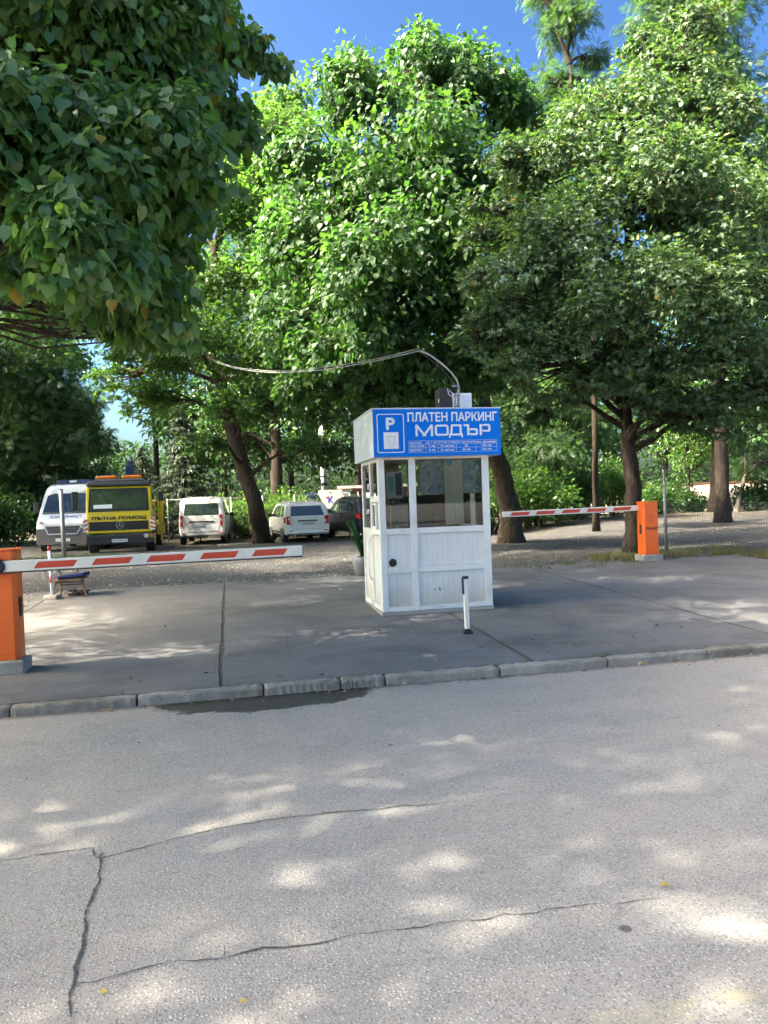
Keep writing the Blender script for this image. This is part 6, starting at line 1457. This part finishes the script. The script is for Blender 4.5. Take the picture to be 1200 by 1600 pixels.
# --- ambulance van facing the camera
c = Car([(0, .5), (.02, 1.0), (.05, 2.3), (.15, 2.46), (.6, 2.50), (3.7, 2.50), (4.05, 2.42), (4.25, 2.18), (4.78, 1.40), (5.15, 1.18), (5.32, 1.02), (5.40, .84), (5.44, .62), (5.46, .34)], 2.04, 1.45, .11, .26, round_r=.03, round_f=.13, edge=.09)
rt_ = empty('ambulance_van', ground_at(76, 27.8), R(180+7)); tag(rt_, 'white high roofed ambulance van with mirrored blue lettering facing the forecourt', 'van')
gl_l = rt_.location; f_ = Vector((0, 5.4, 0)); rt_.location = gl_l + Vector((0, 5.0, 0))
CVW = simple('van_white', (.46, .50, .54), .3, var=.04, coat=.5); c.body(rt_, CVW)
c.front(rt_, 'windscreen', darkglass('van_glass', (.020, .040, .095), .05, 1.0), [(-.88, 1.44), (.88, 1.44), (.80, 2.06), (.60, 2.14), (-.60, 2.14), (-.80, 2.06)], .01)
c.front(rt_, 'windscreen_base', BLK, [(-.88, 1.37), (.88, 1.37), (.88, 1.432), (-.88, 1.432)], .012)
c.front(rt_, 'lower_bumper', CGR, [(-.92, .28), (.92, .28), (.93, .84), (-.93, .84)], .02)
c.front(rt_, 'grille', BLK, [(-.50, .66), (.50, .66), (.60, .92), (-.60, .92)], .032)
for pl_ in seam(c, rt_, [(-.66, .95), (.66, .95), (.50, .64), (-.50, .64), (-.66, .95)], w=.04): c.front(rt_, 'grille_trim', RIM, pl_, .036)
m_ = MB(); y_ = c.yf(.8)+.035; m_.ngon((0, .80), .075, 18, 1, y_, y_+.02); m_.build('emblem', RIM, rt_)
for sg in (-1, 1):
    c.front(rt_, 'headlight', TAILW, [(sg*.92, 1.02), (sg*.62, .99), (sg*.60, 1.06), (sg*.90, 1.18)], .02, bevel=.006)
    c.front(rt_, 'headlight_eye', BLK, [(sg*.84, 1.05), (sg*.70, 1.03), (sg*.70, 1.08), (sg*.84, 1.11)], .027)
    m_ = MB(); m_.box((sg*1.16, 4.55, 1.62), (.20, .12, .42)); m_.box((sg*1.05, 4.55, 1.5), (.1, .05, .05)); m_.build('mirror', BLK, rt_, bevel=.03)
    c.side(rt_, 'side_window', DG2, [(3.7, 1.5), (4.6, 1.5), (4.2, 2.05), (3.7, 2.1)], sg)
for z_, x_ in ((1.405, 0.0),): m_ = MB(); m_.tube([(.10, c.yf(1.40)+.05, 1.41), (.75, c.yf(1.52)+.05, 1.52)], .012, 5); m_.tube([(-.70, c.yf(1.40)+.05, 1.41), (-.1, c.yf(1.5)+.05, 1.50)], .012, 5); m_.build('wipers', BLK, rt_)
# lettering on the bonnet: laid on its slope, reads right only in a mirror
tb_ = text_mesh('ЛИНЕЙКА', (-.58, 0, .58, 1), 0, 0, simple('letter_blue', (.015, .04, .13), .5), 'lettering', rt_, bold=.0)
me = tb_.data
for v_ in me.vertices:
    z = 1.21+(1.355-1.21)*v_.co.z; v_.co = (v_.co.x, c.yf(z)+.03, z)
m_ = MB(); m_.b2((-.62, 3.5, 2.54), (.62, 3.85, 2.66)); m_.build('light_bar', simple('bar_blue', (.01, .03, .14), .25, coat=.6), rt_, bevel=.03); m_ = MB(); m_.b2((-.13, 3.84, 2.56), (.13, 3.865, 2.64)); m_.build('light_bar_centre', WHT, rt_)
c.plate(rt_, 'CB 4487 CT', 0.0, .43, front=True); c.wheels(rt_, (1.0, 4.5), .34, .22)

# --- yellow tow truck facing the camera
YEL = simple('truck_yellow', (.80, .58, .02), .3, var=.06, coat=.5); TBK = simple('truck_black', (.025, .025, .028), .4, var=.2)
tr = empty('tow_truck', ground_at(186, 25.3), R(13)); tag(tr, 'yellow and black roadside recovery truck with orange beacons between the ambulance and small van', 'truck')
hw_ = 1.05
def slabx(name, mat, prof, x0, x1, bevel=.02, parent=tr): m_ = MB(); m_.prism(prof, 0, x0, x1); return m_.build(name, mat, parent, bevel=bevel)
cab = slabx('cab', YEL, [(0, .66), (-.02, 1.38), (.16, 2.18), (.22, 2.24), (1.6, 2.24), (1.6, .66)], -hw_, hw_, .05)
slabx('cab_roof', TBK, [(.10, 2.245), (.16, 2.38), (.35, 2.44), (1.55, 2.44), (1.62, 2.245)], -hw_+.01, hw_-.01, .06)
def fy_(z): return -.02+(z-1.38)/.8*.18 if z > 1.38 else -.02*(z-.66)/.72
def fpatch(name, mat, poly, off=.012, parent=tr, bevel=0):
    m_ = MB(); n = len(poly); V = [(x, fy_(z)-off, z) for x, z in poly]+[(x, fy_(z)+.02, z) for x, z in poly]
    m_.add(V, [tuple(range(n)), tuple(range(2*n-1, n-1, -1))] + [(i, (i+1) % n, n+(i+1) % n, n+i) for i in range(n)]); return m_.build(name, mat, parent, bevel=bevel)
fpatch('windscreen_surround', BLK, [(-.97, 1.39), (.97, 1.39), (.93, 2.17), (-.93, 2.17)], .008)
fpatch('windscreen', darkglass('truck_glass', (.030, .038, .038), .05, 1.0), [(-.90, 1.46), (.90, 1.46), (.86, 2.11), (-.86, 2.11)], .013)
fpatch('paper_sign', WHT, [(-.80, 1.50), (-.22, 1.50), (-.22, 1.63), (-.80, 1.63)], .016)
fpatch('grille', BLK, [(-.95, .76), (.93, .76), (.93, 1.055), (-.95, 1.06)], .014)
m_ = MB()
for k in range(5): m_.b2((-.90, fy_(.8)-.02, .79+.055*k), (.88, fy_(.8)-.0145, .80+.055*k))
m_.build('grille_slats', TBK, tr)
text_mesh('ПЪТНА ПОМОЩ', (-.86, 1.10, .86, 1.225), 0, -.036, INK, 'lettering', tr, weight=.008)
m_ = MB(); yE = -.05
ring2(m_, [(.01+.12*math.cos(a), .93+.12*math.sin(a)) for a in np.linspace(0, 6.2832, 25)[:-1]], [(.01+.10*math.cos(a), .93+.10*math.sin(a)) for a in np.linspace(0, 6.2832, 25)[:-1]], yE)
for k in range(3):
    a = R(90+120*k); d = Vector((math.cos(a), math.sin(a))); s_ = Vector((-d.y, d.x)); c0 = Vector((.01, .93))
    q = [c0+d*.105, c0+s_*.018, c0-d*.01, c0-s_*.018]; m_.add([(v_.x, yE, v_.y) for v_ in q], [(0, 1, 2, 3)])
m_.build('emblem', RIM, tr)
slabx('bumper', TBK, [(-.10, .30), (-.10, .60), (-.03, .64), (.25, .64), (.25, .30)], -1.08, 1.08, .03)
m_ = MB(); m_.ngon((.86, .545), .095, 16, 1, -.135, -.101, .075); hl = m_.build('headlight', RIM, tr); m_ = MB(); m_.ngon((.86, .545), .055, 14, 1, -.142, -.136); m_.build('lens', TAILW, hl)
m_ = MB(); m_.b2((.97, -.13, .48), (1.06, -.101, .60)); m_.build('indicator', simple('amber_dull', (.5, .16, .02), .3), tr)
m_ = MB(); m_.ngon((-.86, .545), .095, 16, 1, -.125, -.101, .075); m_.build('headlight', TBK, tr)
STR = RED
for sg in (-1, 1):
    m_ = MB(); m_.b2((sg*1.07-.075, -.06, .74), (sg*1.07+.075, -.025, 1.16)); wb = m_.build('warning_board', WHT, tr)
    m_ = MB()
    for k in range(3):
        z = .76+.14*k; x0, x1 = sg*1.07-.073, sg*1.07+.073; a_, b_ = (0, .06) if sg > 0 else (.06, 0)
        m_.add([(x0, -.0615, z+.06-a_*1), (x1, -.0615, z+a_), (x1, -.0615, z+a_+.06), (x0, -.0615, z+.12-a_*1)], [(0, 1, 2, 3)])
    m_.build('stripes', RED, wb)
    m_ = MB(); m_.box((sg*1.33-(.05 if sg < 0 else -.02), .05, 1.78 if sg < 0 else 1.86), (.20, .07, .62 if sg < 0 else .32)); m_.build('mirror', BLK, tr, bevel=.03)
    m_ = MB(); m_.tube([(sg*1.03, .2, 2.1), (sg*1.30, .05, 2.05), (sg*1.30, .05, 1.5), (sg*1.03, .15, 1.45)], .012, 6); m_.build('mirror_arm', BLK, tr)
    for yy in (.75, 4.6):
        m_ = MB(); x = sg*.93; m_.tube([(x-.14, yy, .42), (x-.12, yy, .42), (x+.12, yy, .42), (x+.14, yy, .42)], [.39, .42, .42, .39], 24); wh = m_.build('wheel', RUB, tr)
        m_ = MB(); m_.tube([(x+sg*.13, yy, .42), (x+sg*.15, yy, .42)], [.24, .20], 18); m_.build('rim', YEL, wh)
    m_ = MB(); m_.b2((sg*1.052-.004, .35, 1.45), (sg*1.052+.004, 1.25, 2.08)); m_.build('side_window', DG, tr)
    m_ = MB(); m_.box((sg*.42, .45, 2.55), (.66, .22, .12)); m_.build('beacon_bar', simple('beacon_orange', (.80, .20, .01), .25, coat=.6), tr, bevel=.05, seg=3)
m_ = MB(); m_.b2((-.8, .30, 2.44), (.8, .60, 2.49)); m_.build('beacon_mount', GALV, tr)
m_ = MB(); m_.b2((-.25, -.128, .36), (.25, -.103, .47)); pt_ = m_.build('number_plate', PLATE, tr); text_mesh('PB 3754 MT', (-.22, .385, .23, .445), 0, -.130, INK, 'plate_text', pt_, bold=.0)
m_ = MB(); m_.b2((-1.05, 2.3, .85), (1.05, 6.6, .98)); m_.b2((-.45, .3, .5), (-.3, 6.5, .8)); m_.b2((.3, .3, .5), (.45, 6.5, .8)); m_.b2((-1.05, 1.75, .8), (1.05, 1.85, 1.9)); m_.build('flatbed', YEL, tr)
NAVY = simple('crane_navy', (.012, .025, .10), .4, coat=.3)
m_ = MB(); m_.b2((.05, 1.95, .85), (.37, 2.25, 3.05)); m_.b2((-.05, 1.9, .98), (.5, 2.3, 1.5)); cr_ = m_.build('crane_column', NAVY, tr, bevel=.02)
m_ = MB(); m_.tube([(.08, 2.0, 3.05), (.08, 2.0, 3.25), (.20, 2.0, 3.25), (.20, 2.0, 3.05)], .02, 6); m_.tube([(.28, 2.0, 3.05), (.27, 2.0, 3.28), (.37, 2.0, 3.28), (.37, 2.0, 3.0)], .018, 6); m_.b2((-.02, 1.93, 2.62), (.44, 1.949, 2.70)); m_.build('crane_fittings', BLK, cr_)
m_ = MB(); m_.box((.21, 3.2, 3.0), (.22, 2.2, .22), rot=(R(-6), 0, 0)); m_.build('crane_boom', NAVY, tr, bevel=.02)
m_ = MB(); m_.b2((1.12, 2.0, .9), (1.30, 2.2, 1.75)); m_.b2((1.06, 2.0, .5), (1.34, 2.25, .88)); m_.build('outrigger', YEL, tr, bevel=.01)
